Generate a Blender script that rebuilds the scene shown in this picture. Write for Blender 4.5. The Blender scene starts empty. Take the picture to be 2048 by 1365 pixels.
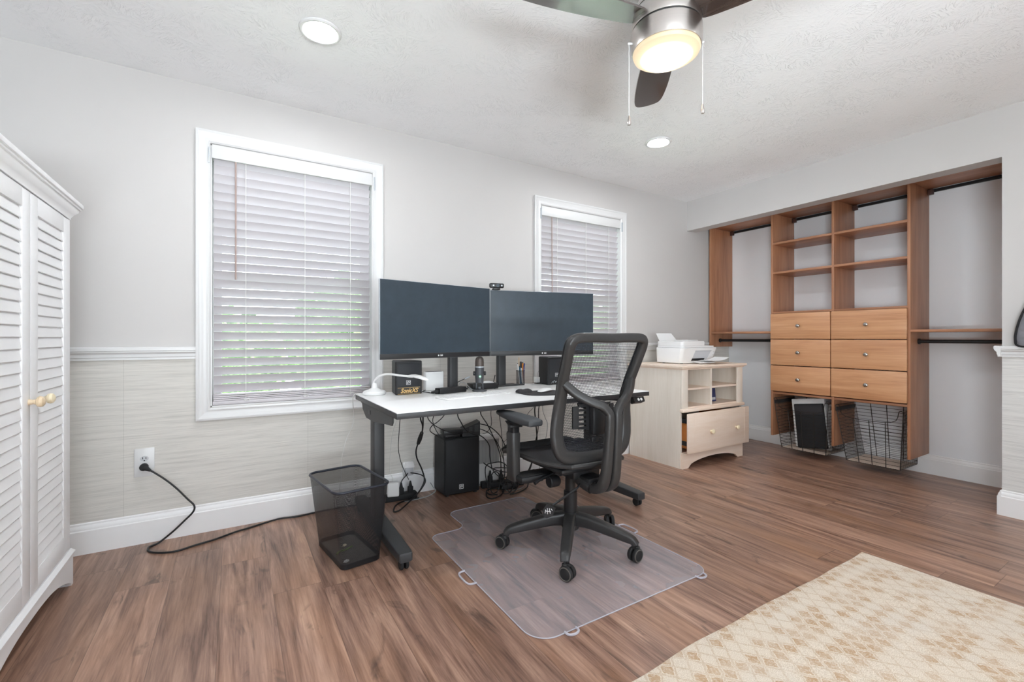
import bpy, bmesh, math, random
from mathutils import Vector, Matrix
random.seed(7)
PI = math.pi
R = math.radians
SC = bpy.context.scene
COL = SC.collection
WM = {}          # world matrix of every object made here

# ------------------------------------------------------------------ helpers
def link(o, parent=None, mw=None):
    COL.objects.link(o)
    if parent is not None:
        o.parent = parent
        WM[o.name] = mw if mw is not None else WM[parent.name]
    else:
        WM[o.name] = mw if mw is not None else Matrix()
    return o

def tag(o, label=None, cat=None, group=None, kind=None):
    if label: o['label'] = label
    if cat: o['category'] = cat
    if group: o['group'] = group
    if kind: o['kind'] = kind
    return o

def thing(name, label, cat, loc=(0, 0, 0), rz=0.0, group=None):
    o = bpy.data.objects.new(name, None)
    o.empty_display_size = 0.05
    o.location = loc
    o.rotation_euler = (0, 0, rz)
    link(o, None, Matrix.Translation(loc) @ Matrix.Rotation(rz, 4, 'Z'))
    return tag(o, label, cat, group)

def dup(o, parent=None):
    c = o.copy()
    COL.objects.link(c)
    if parent is not None: c.parent = parent
    WM[c.name] = WM[o.name]
    for ch in list(o.children): dup(ch, c)
    return c

def place(o, loc, rz=0.0, label=None):
    o.location = loc; o.rotation_euler = (0, 0, rz)
    WM[o.name] = Matrix.Translation(loc) @ Matrix.Rotation(rz, 4, 'Z')
    if label: o['label'] = label
    return o

def smooth_path(pts, n=6, closed=False):
    P = [Vector(p) for p in pts]
    if len(P) < 3 and not closed: return P
    out = []
    L = len(P)
    rng = range(L) if closed else range(L - 1)
    for i in rng:
        if closed:
            p0, p1, p2, p3 = P[(i - 1) % L], P[i], P[(i + 1) % L], P[(i + 2) % L]
        else:
            p1, p2 = P[i], P[i + 1]
            p0 = P[i - 1] if i > 0 else p1 * 2 - p2
            p3 = P[i + 2] if i + 2 < L else p2 * 2 - p1
        for k in range(n):
            t = k / n
            out.append(0.5 * ((2 * p1) + (p2 - p0) * t + (2 * p0 - 5 * p1 + 4 * p2 - p3) * t * t + (3 * p1 - p0 - 3 * p2 + p3) * t ** 3))
    if not closed: out.append(P[-1])
    return out

def rrect(w, h, r, n=5, cx=0.0, cy=0.0):
    out = []
    for (sx, sy, a0) in ((1, 1, 0), (-1, 1, 90), (-1, -1, 180), (1, -1, 270)):
        for k in range(n + 1):
            a = R(a0 + 90 * k / n)
            out.append((cx + sx * (w / 2 - r) + r * math.cos(a), cy + sy * (h / 2 - r) + r * math.sin(a)))
    return out

class MB:
    def __init__(s):
        s.v = []; s.f = []; s.mi = []
    def add(s, verts, faces, mi=0, M=None):
        b = len(s.v)
        for p in verts:
            p = Vector(p)
            s.v.append(M @ p if M else p)
        for f in faces:
            s.f.append([b + i for i in f]); s.mi.append(mi)
        return s
    def box(s, x0, x1, y0, y1, z0, z1, b=0.0, mi=0, M=None, seg=2):
        v = [(x0, y0, z0), (x1, y0, z0), (x1, y1, z0), (x0, y1, z0), (x0, y0, z1), (x1, y0, z1), (x1, y1, z1), (x0, y1, z1)]
        f = [(3, 2, 1, 0), (4, 5, 6, 7), (0, 1, 5, 4), (1, 2, 6, 5), (2, 3, 7, 6), (3, 0, 4, 7)]
        if b <= 0: return s.add(v, f, mi, M)
        bm = bmesh.new()
        bv = [bm.verts.new(p) for p in v]
        for q in f: bm.faces.new([bv[i] for i in q])
        bmesh.ops.bevel(bm, geom=bm.edges[:], offset=b, segments=seg, affect='EDGES', profile=0.5)
        bm.verts.index_update()
        s.add([p.co.copy() for p in bm.verts], [[q.index for q in fc.verts] for fc in bm.faces], mi, M)
        bm.free()
        return s
    def prism(s, outline, axis, a0, a1, mi=0, M=None):
        n = len(outline)
        def P(p, a):
            return {'x': (a, p[0], p[1]), 'y': (p[0], a, p[1]), 'z': (p[0], p[1], a)}[axis]
        v = [P(p, a0) for p in outline] + [P(p, a1) for p in outline]
        f = [tuple(range(n))[::-1], tuple(range(n, 2 * n))] + [(i, (i + 1) % n, n + (i + 1) % n, n + i) for i in range(n)]
        return s.add(v, f, mi, M)
    def loft(s, rings, mi=0, closed=True, caps=True, M=None):
        n = len(rings[0]); v = []; f = []
        for r in rings: v += list(r)
        for j in range(len(rings) - 1):
            for i in range(n if closed else n - 1):
                a = j * n + i; b = j * n + (i + 1) % n
                f.append((a, b, b + n, a + n))
        if caps and closed:
            f.append(tuple(range(n))[::-1]); f.append(tuple(range((len(rings) - 1) * n, len(rings) * n)))
        return s.add(v, f, mi, M)
    def lathe(s, prof, n=24, c=(0, 0, 0), axis='z', mi=0, M=None, ell=(1, 1)):
        rings = []
        for (r, h) in prof:
            ring = []
            for k in range(n):
                a = 2 * PI * k / n
                x, y = r * math.cos(a) * ell[0], r * math.sin(a) * ell[1]
                p = {'z': (x, y, h), 'y': (x, h, y), 'x': (h, x, y)}[axis]
                ring.append((c[0] + p[0], c[1] + p[1], c[2] + p[2]))
            rings.append(ring)
        return s.loft(rings, mi, M=M)
    def cyl(s, r, h0, h1, c=(0, 0, 0), axis='z', n=20, mi=0, M=None, b=0.0):
        if b > 0:
            return s.lathe([(r - b, h0), (r, h0 + b), (r, h1 - b), (r - b, h1)], n, c, axis, mi, M)
        return s.lathe([(r, h0), (r, h1)], n, c, axis, mi, M)
    def sweep(s, path, prof, up=(0, 0, 1), scale=None, closed=False, mi=0, M=None):
        P = [Vector(p) for p in path]; n = len(P); up = Vector(up)
        rings = []
        for i in range(n):
            if closed: t = P[(i + 1) % n] - P[i - 1]
            else: t = P[min(i + 1, n - 1)] - P[max(i - 1, 0)]
            t.normalize()
            a = t.cross(up)
            if a.length < 1e-5: a = t.cross(Vector((1, 0, 0)))
            a.normalize(); b = a.cross(t).normalized()
            sc = scale[i] if scale else (1, 1)
            rings.append([P[i] + a * (q[0] * sc[0]) + b * (q[1] * sc[1]) for q in prof])
        if closed: rings.append(rings[0])
        return s.loft(rings, mi, True, not closed, M)
    def tube(s, path, r, n=8, mi=0, closed=False, M=None):
        P = [Vector(p) for p in path]; L = len(P)
        rr = r if isinstance(r, (list, tuple)) else [r] * L
        rings = []; ref = None
        for i in range(L):
            if closed: t = P[(i + 1) % L] - P[i - 1]
            else: t = P[min(i + 1, L - 1)] - P[max(i - 1, 0)]
            if t.length < 1e-9: t = Vector((0, 0, 1))
            t.normalize()
            if ref is None:
                ref = Vector((0, 0, 1)) if abs(t.z) < .9 else Vector((1, 0, 0))
            a = ref - t * ref.dot(t)
            if a.length < 1e-5: a = t.orthogonal()
            a.normalize(); ref = a
            b = t.cross(a)
            rings.append([P[i] + (a * math.cos(2 * PI * k / n) + b * math.sin(2 * PI * k / n)) * rr[i] for k in range(n)])
        if closed: rings.append(rings[0])
        return s.loft(rings, mi, True, not closed, M)
    def build(s, name, mats, parent=None, world=False, ang=35, loc=None):
        me = bpy.data.meshes.new(name)
        v = s.v
        if world and parent is not None:
            inv = WM[parent.name].inverted()
            v = [inv @ p for p in v]
        elif loc is not None:
            L = Vector(loc); v = [p - L for p in v]
        me.from_pydata([tuple(p) for p in v], [], s.f)
        if not isinstance(mats, (list, tuple)): mats = [mats]
        for m in mats: me.materials.append(m)
        if len(mats) > 1: me.polygons.foreach_set('material_index', s.mi)
        bm = bmesh.new(); bm.from_mesh(me)
        bmesh.ops.recalc_face_normals(bm, faces=bm.faces[:])
        bm.to_mesh(me); bm.free()
        if ang:
            me.polygons.foreach_set('use_smooth', [True] * len(me.polygons))
            me.set_sharp_from_angle(angle=R(ang))
        me.update()
        o = bpy.data.objects.new(name, me)
        if loc is not None and parent is None:
            o.location = loc
            return link(o, None, Matrix.Translation(loc))
        return link(o, parent)

def rotz(a, c=(0, 0, 0)): return Matrix.Translation(c) @ Matrix.Rotation(a, 4, 'Z')

def text_part(txt, size, M, mat, parent, name='lettering', ext=0.0006, shear=0.0, bold=0.0, sx=1.0):
    cu = bpy.data.curves.new('lettering', 'FONT')
    cu.body = txt; cu.size = size; cu.align_x = 'CENTER'; cu.align_y = 'CENTER'
    cu.extrude = ext; cu.shear = shear; cu.offset = bold; cu.resolution_u = 3
    tmp = bpy.data.objects.new('tmp_text', cu)
    COL.objects.link(tmp)
    dg = bpy.context.evaluated_depsgraph_get(); dg.update()
    me = bpy.data.meshes.new_from_object(tmp.evaluated_get(dg))
    bpy.data.objects.remove(tmp)
    me.name = name
    me.transform(M @ Matrix.Diagonal((sx, 1, 1, 1)))
    me.materials.clear(); me.materials.append(mat)
    o = bpy.data.objects.new(name, me)
    return link(o, parent)

# ------------------------------------------------------------------ materials
def nt(name):
    m = bpy.data.materials.new(name); m.use_nodes = True
    t = m.node_tree
    return m, t, t.nodes['Principled BSDF'], t.nodes['Material Output']

def setp(b, base=None, rough=None, metal=None, spec=None, coat=None, coat_r=None, trans=None, ior=None, emit=None, es=None, sheen=None):
    if base is not None: b.inputs['Base Color'].default_value = (*base, 1)
    if rough is not None: b.inputs['Roughness'].default_value = rough
    if metal is not None: b.inputs['Metallic'].default_value = metal
    if spec is not None: b.inputs['Specular IOR Level'].default_value = spec
    if coat is not None: b.inputs['Coat Weight'].default_value = coat
    if coat_r is not None: b.inputs['Coat Roughness'].default_value = coat_r
    if trans is not None: b.inputs['Transmission Weight'].default_value = trans
    if ior is not None: b.inputs['IOR'].default_value = ior
    if emit is not None: b.inputs['Emission Color'].default_value = (*emit, 1)
    if es is not None: b.inputs['Emission Strength'].default_value = es
    if sheen is not None: b.inputs['Sheen Weight'].default_value = sheen

def srgb(r, g, b):
    def f(c):
        c /= 255.0
        return c / 12.92 if c <= .04045 else ((c + .055) / 1.055) ** 2.4
    return (f(r), f(g), f(b))

def N(t, typ, **kw):
    n = t.nodes.new(typ)
    for k, v in kw.items():
        if k.startswith('i_'):
            n.inputs[k[2:].replace('_', ' ')].default_value = v
        else: setattr(n, k, v)
    return n

def noise_node(t, vec, scale, detail=4, rough=.55, dist=0.0):
    n = N(t, 'ShaderNodeTexNoise')
    n.inputs['Scale'].default_value = scale; n.inputs['Detail'].default_value = detail
    n.inputs['Roughness'].default_value = rough; n.inputs['Distortion'].default_value = dist
    t.links.new(vec, n.inputs['Vector'])
    return n.outputs['Fac']

def objvec(t, scale=(1, 1, 1), rot=(0, 0, 0), loc=(0, 0, 0)):
    tc = N(t, 'ShaderNodeTexCoord'); mp = N(t, 'ShaderNodeMapping')
    mp.inputs['Scale'].default_value = scale; mp.inputs['Rotation'].default_value = rot; mp.inputs['Location'].default_value = loc
    t.links.new(tc.outputs['Object'], mp.inputs['Vector'])
    return mp.outputs['Vector']

def mathn(t, op, a, b=None, c=None):
    n = N(t, 'ShaderNodeMath', operation=op)
    for i, x in enumerate((a, b, c)):
        if x is None: continue
        if isinstance(x, (int, float)): n.inputs[i].default_value = x
        else: t.links.new(x, n.inputs[i])
    return n.outputs[0]

def ramp(t, fac, stops):
    r = N(t, 'ShaderNodeValToRGB')
    e = r.color_ramp.elements
    while len(e) < len(stops): e.new(0.5)
    for i, (p, c) in enumerate(stops):
        e[i].position = p; e[i].color = (*c, 1) if len(c) == 3 else c
    t.links.new(fac, r.inputs['Fac'])
    return r.outputs['Color']

def mixc(t, fac, a, b, blend='MIX'):
    m = N(t, 'ShaderNodeMix', data_type='RGBA', blend_type=blend)
    for s, x in ((0, fac), (6, a), (7, b)):
        if isinstance(x, (int, float)): m.inputs[s].default_value = x
        elif isinstance(x, tuple): m.inputs[s].default_value = (*x, 1)
        else: t.links.new(x, m.inputs[s])
    return m.outputs[2]

def bump(t, b, h, strength, dist=0.002):
    n = N(t, 'ShaderNodeBump')
    n.inputs['Strength'].default_value = strength; n.inputs['Distance'].default_value = dist
    t.links.new(h, n.inputs['Height']); t.links.new(n.outputs['Normal'], b.inputs['Normal'])

def plain(name, base, rough=.5, var=.04, vs=30, metal=0.0, bmp=0.0, bs=200, **kw):
    """procedural base: slight tone variation + optional fine bump"""
    m, t, b, o = nt(name)
    setp(b, base, rough, metal, **kw)
    v = objvec(t)
    if var:
        f = noise_node(t, v, vs, 3)
        lo = tuple(c * (1 - var) for c in base); hi = tuple(min(1, c * (1 + var)) for c in base)
        t.links.new(ramp(t, f, [(.3, lo), (.7, hi)]), b.inputs['Base Color'])
    if bmp:
        bump(t, b, noise_node(t, v, bs, 2), bmp, .001)
    return m

def wood(name, dark, mid, light, axis='z', rough=.42, scale=1.0, coat=0.15, bmpv=.06, coat_r=.25):
    m, t, b, o = nt(name)
    setp(b, mid, rough, coat=coat, coat_r=coat_r)
    s = {'x': (1.2, 14, 14), 'y': (14, 1.2, 14), 'z': (14, 14, 1.2)}[axis]
    v = objvec(t, tuple(c * scale for c in s))
    f1 = noise_node(t, v, 1.0, 6, .6, .6)
    s2 = {'x': (5, 160, 160), 'y': (160, 5, 160), 'z': (160, 160, 5)}[axis]
    f2 = noise_node(t, objvec(t, tuple(c * scale for c in s2)), 1.0, 3, .6)
    f = mathn(t, 'ADD', mathn(t, 'MULTIPLY', f1, .7), mathn(t, 'MULTIPLY', f2, .3))
    t.links.new(ramp(t, f, [(.33, dark), (.5, mid), (.68, light)]), b.inputs['Base Color'])
    if bmpv: bump(t, b, f2, bmpv, .001)
    return m

def alpha_mat(name, base, rough, build_alpha, spec=.5, metal=0.0):
    """open-weave material: build_alpha(t) returns a 0/1 socket, 1 = strand"""
    m, t, b, o = nt(name)
    setp(b, base, rough, metal, spec)
    tr = N(t, 'ShaderNodeBsdfTransparent'); mx = N(t, 'ShaderNodeMixShader')
    t.links.new(build_alpha(t), mx.inputs[0])
    t.links.new(tr.outputs[0], mx.inputs[1]); t.links.new(b.outputs[0], mx.inputs[2])
    t.links.new(mx.outputs[0], o.inputs['Surface'])
    return m

MT = {}
MT['paint'] = plain('wall_paint', srgb(200, 197, 195), .6, .008, 3, bmp=.06, bs=350)
MT['wall_paint_lifted'] = plain('wall_paint_lifted', srgb(238, 240, 243), .55, .008, 3, bmp=.05, bs=350)  # same wall paint, colour raised to stand in for light missing in the closet
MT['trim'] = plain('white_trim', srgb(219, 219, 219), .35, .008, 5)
MT['trim_lifted'] = plain('white_trim_lifted', srgb(240, 240, 240), .35, .008, 5)  # same white trim, colour lifted where lamp light falls off near the floor
MT['white_plastic'] = plain('white_plastic', srgb(236, 236, 235), .35, .01, 20)
MT['white_laminate'] = plain('white_desktop', srgb(247, 247, 247), .32, .01, 4)
MT['armoire'] = plain('white_painted_wood', srgb(235, 235, 236), .42, .015, 12, bmp=.12, bs=60)
MT['blind'] = plain('white_blind_slat', srgb(203, 199, 203), .42, .01, 8)
MT['black'] = plain('black_plastic', srgb(28, 28, 30), .42, .1, 40, bmp=.05, bs=900)
MT['chair_black'] = plain('chair_black_plastic', srgb(50, 49, 49), .4, .08, 40, bmp=.06, bs=900)
MT['dark_grey'] = plain('dark_grey_powder', srgb(52, 53, 55), .48, .05, 40, bmp=.06, bs=900)
MT['desk_edge'] = plain('charcoal_edge', srgb(48, 48, 50), .45, .05, 40)
MT['spk_cab'] = plain('black_speaker_cabinet', srgb(26, 27, 30), .5, .1, 60, bmp=.15, bs=500)
MT['rubber'] = plain('black_rubber', srgb(30, 30, 31), .7, .1, 50)
MT['wheel_rim'] = plain('grey_wheel_rim', srgb(96, 92, 86), .4, .03, 30)
MT['cable_black'] = plain('black_cable', srgb(22, 22, 24), .45, .05, 20)
MT['cable_white'] = plain('white_cable', srgb(225, 225, 222), .45, .02, 20)
MT['cable_grey'] = plain('grey_cable', srgb(150, 152, 155), .45, .03, 20)
MT['wire'] = plain('dark_wire', srgb(48, 42, 38), .4, .05, 20, metal=.6)
MT['chrome'] = plain('dark_chrome', srgb(170, 168, 165), .12, .02, 10, metal=1.0)
MT['silver'] = plain('silver_plastic', srgb(190, 196, 202), .35, .02, 10, metal=.3)
MT['logo_white'] = plain('logo_white', srgb(235, 235, 235), .5, 0)
MT['logo_gold'] = plain('logo_gold', srgb(226, 188, 120), .4, .03, 20)
MT['green'] = plain('green_ring', srgb(40, 170, 90), .4, .02, 20)
MT['knob_wood'] = wood('pale_knob_wood', srgb(205, 180, 145), srgb(222, 200, 168), srgb(232, 214, 188), 'z', .4, 2)
MT['knob_cream'] = plain('cream_knob', srgb(238, 224, 192), .35, .02, 20)
MT['cardboard'] = plain('beige_board', srgb(205, 186, 170), .7, .03, 20)
MT['paper'] = plain('white_paper', srgb(238, 238, 238), .7, .01, 20)
MT['leaf_scrap'] = plain('green_scrap', srgb(110, 140, 70), .7, .1, 60)
MT['foam'] = plain('black_foam_fabric', srgb(30, 30, 32), .85, .1, 80, bmp=.2, bs=700)
MT['pad_black'] = plain('black_fabric_pad', srgb(46, 44, 47), .75, .08, 80, bmp=.1, bs=900)
MT['arm_pad'] = plain('armrest_pad', srgb(62, 64, 67), .6, .06, 60, bmp=.08, bs=700)
MT['mic_mesh'] = plain('mic_grille', srgb(98, 90, 86), .5, .25, 500, metal=.6)
MT['mic_body'] = plain('mic_grey', srgb(78, 80, 84), .42, .03, 40, metal=.3)
MT['quilt'] = plain('grey_quilt', srgb(122, 122, 128), .7, .08, 40, bmp=.3, bs=60)
MT['printer'] = plain('printer_white', srgb(232, 232, 232), .45, .01, 10)
MT['printer_grey'] = plain('printer_recess', srgb(196, 197, 200), .45, .02, 10)
for nm, c in (('pen_blue', (38, 70, 150)), ('pen_red', (170, 40, 40)), ('pen_orange', (225, 140, 50)), ('pen_black', (30, 30, 32)), ('pen_teal', (30, 95, 125)), ('pencil', (230, 200, 165))):
    MT[nm] = plain(nm, srgb(*c), .4, .02, 30)

CH = dict(dark=srgb(146, 98, 70), mid=srgb(172, 120, 88), light=srgb(190, 138, 104))
MT['cherry_z'] = wood('cherry_vertical', CH['dark'], CH['mid'], CH['light'], 'z', .45)
MT['cherry_y'] = wood('cherry_along', CH['dark'], CH['mid'], CH['light'], 'y', .45)
MT['cherry_drawer'] = wood('cherry_drawer', srgb(180, 124, 84), srgb(205, 152, 110), srgb(220, 170, 130), 'y', .4, .8, .2)
MT['cream'] = wood('cream_wood', srgb(228, 218, 204), srgb(236, 227, 215), srgb(242, 234, 224), 'z', .5, 1.2, 0.05)  # cabinet sides and stiles: grey reflected light mixed into the cream
MT['cream_x'] = wood('cream_wood_x', srgb(235, 213, 192), srgb(242, 223, 205), srgb(247, 231, 217), 'x', .5, 1.2, 0.05)
MT['espresso'] = wood('espresso_blade', srgb(46, 38, 36), srgb(64, 54, 50), srgb(84, 74, 70), 'x', .2, 1.0, 1.0, coat_r=.10)
MT['orange_wood'] = plain('raw_wood', srgb(190, 120, 60), .6, .05, 30)

def m_ceiling():
    m, t, b, o = nt('textured_ceiling')
    setp(b, srgb(247, 247, 248), .7)
    v = objvec(t)
    vor = N(t, 'ShaderNodeTexVoronoi'); vor.inputs['Scale'].default_value = 13
    t.links.new(v, vor.inputs['Vector'])
    rot = N(t, 'ShaderNodeVectorRotate', rotation_type='Z_AXIS')
    t.links.new(v, rot.inputs['Vector'])
    sep = N(t, 'ShaderNodeSeparateColor'); t.links.new(vor.outputs['Color'], sep.inputs[0])
    t.links.new(mathn(t, 'MULTIPLY', sep.outputs[0], 6.28), rot.inputs['Angle'])
    mp = N(t, 'ShaderNodeMapping'); mp.inputs['Scale'].default_value = (36, 170, 1)
    t.links.new(rot.outputs[0], mp.inputs['Vector'])
    n1 = noise_node(t, mp.outputs[0], 1.0, 3, .5, .8)
    n2 = noise_node(t, v, 6.0, 3)
    h = mathn(t, 'MULTIPLY', ramp(t, n1, [(.52, (0, 0, 0)), (.66, (1, 1, 1))]), ramp(t, n2, [(.4, (.15, .15, .15)), (.62, (1, 1, 1))]))
    bump(t, b, h, .6, .0045)
    return m
MT['ceiling'] = m_ceiling()

def m_wallpaper(name, base, axis='x'):
    m, t, b, o = nt(name)
    setp(b, base, .75)
    s1 = (6, 6, 330); s2 = (2.6, 2.6, 90)
    f1 = noise_node(t, objvec(t, s1), 1.0, 3, .6)
    f2 = noise_node(t, objvec(t, s2), 1.0, 4, .6)
    f = mathn(t, 'ADD', mathn(t, 'MULTIPLY', f1, .6), mathn(t, 'MULTIPLY', f2, .4))
    lo = tuple(c * .80 for c in base); hi = tuple(min(1, c * 1.10) for c in base)
    c1 = ramp(t, f, [(.34, lo), (.5, base), (.64, hi)])
    # vertical seams between the strips, each strip a touch different
    sp = N(t, 'ShaderNodeSeparateXYZ'); t.links.new(objvec(t), sp.inputs[0])
    u = mathn(t, 'DIVIDE', mathn(t, 'ADD', sp.outputs[0 if axis == 'x' else 1], 10 * .86 + .48), .86)
    wn = N(t, 'ShaderNodeTexWhiteNoise', noise_dimensions='1D')
    t.links.new(mathn(t, 'FLOOR', u), wn.inputs['W'])
    k = mathn(t, 'ADD', mathn(t, 'MULTIPLY', wn.outputs[0], .06), .97)
    seam = mathn(t, 'LESS_THAN', mathn(t, 'FRACT', u), .003)
    k = mathn(t, 'SUBTRACT', k, mathn(t, 'MULTIPLY', seam, .15))
    cc = N(t, 'ShaderNodeVectorMath', operation='SCALE')
    t.links.new(c1, cc.inputs[0]); t.links.new(k, cc.inputs['Scale'])
    t.links.new(cc.outputs[0], b.inputs['Base Color'])
    bump(t, b, f1, .25, .001)
    return m
MT['paper_back'] = m_wallpaper('grasscloth_beige', srgb(211, 208, 202), 'x')
MT['paper_right'] = m_wallpaper('grasscloth_grey', srgb(214, 213, 210), 'y')

def m_floor():
    m, t, b, o = nt('wood_plank_floor')
    setp(b, (.2, .12, .09), .36, coat=.12, coat_r=.3)
    PW, PL = .187, 1.25
    sp = N(t, 'ShaderNodeSeparateXYZ'); t.links.new(objvec(t), sp.inputs[0])
    X, Y = sp.outputs[0], sp.outputs[1]
    u = mathn(t, 'DIVIDE', mathn(t, 'ADD', X, 20 * PW + .05), PW)
    row = mathn(t, 'FLOOR', u)
    w1 = N(t, 'ShaderNodeTexWhiteNoise', noise_dimensions='1D'); t.links.new(row, w1.inputs['W'])
    vv = mathn(t, 'ADD', mathn(t, 'DIVIDE', mathn(t, 'ADD', Y, 20), PL), w1.outputs[0])
    colm = mathn(t, 'FLOOR', vv)
    w2 = N(t, 'ShaderNodeTexWhiteNoise', noise_dimensions='2D')
    cb = N(t, 'ShaderNodeCombineXYZ'); t.links.new(row, cb.inputs[0]); t.links.new(colm, cb.inputs[1])
    t.links.new(cb.outputs[0], w2.inputs['Vector'])
    rnd = w2.outputs[0]
    # per-plank offset grain coordinates
    gx = N(t, 'ShaderNodeCombineXYZ')
    t.links.new(mathn(t, 'MULTIPLY', X, 1.0), gx.inputs[0])
    t.links.new(Y, gx.inputs[1]); t.links.new(mathn(t, 'MULTIPLY', rnd, 37.0), gx.inputs[2])
    def gr(scale, d, r, dist):
        mp = N(t, 'ShaderNodeMapping'); mp.inputs['Scale'].default_value = scale
        t.links.new(gx.outputs[0], mp.inputs['Vector'])
        return noise_node(t, mp.outputs[0], 1.0, d, r, dist)
    fine = gr((170, 7, 1), 3, .6, .25)
    broad = gr((15, 1.1, 1), 5, .56, 1.5)
    knot = gr((9, 2.6, 1), 4, .65, 1.0)
    tone = gr((5, 1.3, 1), 2, .5, .4)
    f = mathn(t, 'ADD', mathn(t, 'MULTIPLY', fine, .30), mathn(t, 'MULTIPLY', broad, .70))
    c = ramp(t, f, [(.32, srgb(80, 57, 47)), (.44, srgb(126, 96, 82)), (.55, srgb(153, 120, 103)), (.70, srgb(184, 150, 129))])
    c = mixc(t, mathn(t, 'MULTIPLY', ramp(t, tone, [(.45, (0, 0, 0)), (.75, (1, 1, 1))]), .35), c, srgb(168, 122, 88))
    c = mixc(t, mathn(t, 'MULTIPLY', ramp(t, knot, [(.60, (0, 0, 0)), (.70, (1, 1, 1))]), .7), c, srgb(66, 52, 46))
    k = mathn(t, 'ADD', mathn(t, 'MULTIPLY', rnd, .24), .95)
    fu = mathn(t, 'FRACT', u); fv = mathn(t, 'FRACT', vv)
    s1 = mathn(t, 'LESS_THAN', mathn(t, 'MINIMUM', fu, mathn(t, 'SUBTRACT', 1.0, fu)), .006)
    s2 = mathn(t, 'LESS_THAN', mathn(t, 'MINIMUM', fv, mathn(t, 'SUBTRACT', 1.0, fv)), .0012)
    seam = mathn(t, 'MAXIMUM', s1, s2)
    k = mathn(t, 'MULTIPLY', k, mathn(t, 'SUBTRACT', 1.0, mathn(t, 'MULTIPLY', seam, .38)))
    cc = N(t, 'ShaderNodeVectorMath', operation='SCALE')
    t.links.new(c, cc.inputs[0]); t.links.new(k, cc.inputs['Scale'])
    t.links.new(cc.outputs[0], b.inputs['Base Color'])
    h = mathn(t, 'SUBTRACT', mathn(t, 'MULTIPLY', fine, .5), seam)
    bump(t, b, h, .18, .0012)
    return m
MT['floor'] = m_floor()

def m_rug():
    m, t, b, o = nt('rug_pile')
    setp(b, srgb(225, 208, 182), .95, sheen=.2, spec=.1)
    v = objvec(t)
    nz = N(t, 'ShaderNodeTexNoise'); nz.inputs['Scale'].default_value = 60; t.links.new(v, nz.inputs['Vector'])
    wob = N(t, 'ShaderNodeVectorMath', operation='SCALE'); wob.inputs['Scale'].default_value = .016
    t.links.new(nz.outputs['Color'], wob.inputs[0])
    ad = N(t, 'ShaderNodeVectorMath', operation='ADD'); t.links.new(v, ad.inputs[0]); t.links.new(wob.outputs[0], ad.inputs[1])
    sp = N(t, 'ShaderNodeSeparateXYZ'); t.links.new(ad.outputs[0], sp.inputs[0])
    X, Y = mathn(t, 'DIVIDE', sp.outputs[0], .062), mathn(t, 'DIVIDE', sp.outputs[1], .075)
    a, c_ = mathn(t, 'ADD', X, Y), mathn(t, 'SUBTRACT', X, Y)
    fa, fc = mathn(t, 'FLOOR', a), mathn(t, 'FLOOR', c_)
    cb = N(t, 'ShaderNodeCombineXYZ'); t.links.new(fa, cb.inputs[0]); t.links.new(fc, cb.inputs[1])
    wn = N(t, 'ShaderNodeTexWhiteNoise', noise_dimensions='2D'); t.links.new(cb.outputs[0], wn.inputs['Vector'])
    # rows of solid tan diamonds alternate with open cream ones (row = a-c)
    rowi = mathn(t, 'MODULO', mathn(t, 'ABSOLUTE', mathn(t, 'SUBTRACT', fa, fc)), 4)
    tanrow = mathn(t, 'LESS_THAN', rowi, 2.5)
    solid = mathn(t, 'MULTIPLY', tanrow, mathn(t, 'GREATER_THAN', wn.outputs[0], .34))
    da = mathn(t, 'ABSOLUTE', mathn(t, 'SUBTRACT', mathn(t, 'FRACT', a), .5))
    dc = mathn(t, 'ABSOLUTE', mathn(t, 'SUBTRACT', mathn(t, 'FRACT', c_), .5))
    dm = mathn(t, 'MAXIMUM', da, dc)
    inner = mathn(t, 'LESS_THAN', dm, .36)
    edge = mathn(t, 'GREATER_THAN', dm, .43)
    wear = ramp(t, noise_node(t, v, 9, 4, .6), [(.34, (.40, .40, .40)), (.58, (1, 1, 1))])
    wear2 = ramp(t, noise_node(t, v, 130, 3, .7), [(.36, (.35, .35, .35)), (.54, (1, 1, 1))])
    w = mathn(t, 'MULTIPLY', wear, wear2)
    f1 = mathn(t, 'MULTIPLY', mathn(t, 'MULTIPLY', solid, inner), w)
    f2 = mathn(t, 'MULTIPLY', mathn(t, 'MULTIPLY', edge, w), .5)
    speck = ramp(t, noise_node(t, v, 420, 2, .6), [(.36, srgb(192, 174, 152)), (.6, srgb(229, 216, 199))])
    patch = ramp(t, noise_node(t, v, 3.2, 3, .6), [(.45, (0, 0, 0)), (.7, (1, 1, 1))])
    base = mixc(t, mathn(t, 'MULTIPLY', patch, .35), speck, srgb(206, 200, 192))
    c = mixc(t, f2, base, srgb(180, 150, 116))
    c = mixc(t, mathn(t, 'MULTIPLY', f1, .95), c, srgb(180, 145, 108))
    t.links.new(c, b.inputs['Base Color'])
    bump(t, b, noise_node(t, v, 420, 2), .5, .003)
    return m
MT['rug'] = m_rug()

def m_brushed(name, base, rough):
    m, t, b, o = nt(name)
    setp(b, base, rough, 1.0)
    f = noise_node(t, objvec(t, (3, 3, 1100)), 1.0, 2)
    t.links.new(ramp(t, f, [(.3, tuple(c * .96 for c in base)), (.7, tuple(min(1, c * 1.04) for c in base))]), b.inputs['Base Color'])
    b.inputs['Anisotropic'].default_value = .5
    return m
MT['nickel'] = m_brushed('brushed_nickel', srgb(200, 194, 190), .28)

def m_screen():
    m, t, b, o = nt('matte_screen')
    setp(b, srgb(40, 54, 66), .35, spec=.6)
    f = noise_node(t, objvec(t), 14, 4, .6)
    t.links.new(ramp(t, f, [(.3, srgb(38, 52, 63)), (.7, srgb(46, 60, 71))]), b.inputs['Base Color'])
    return m
MT['screen'] = m_screen()

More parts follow.
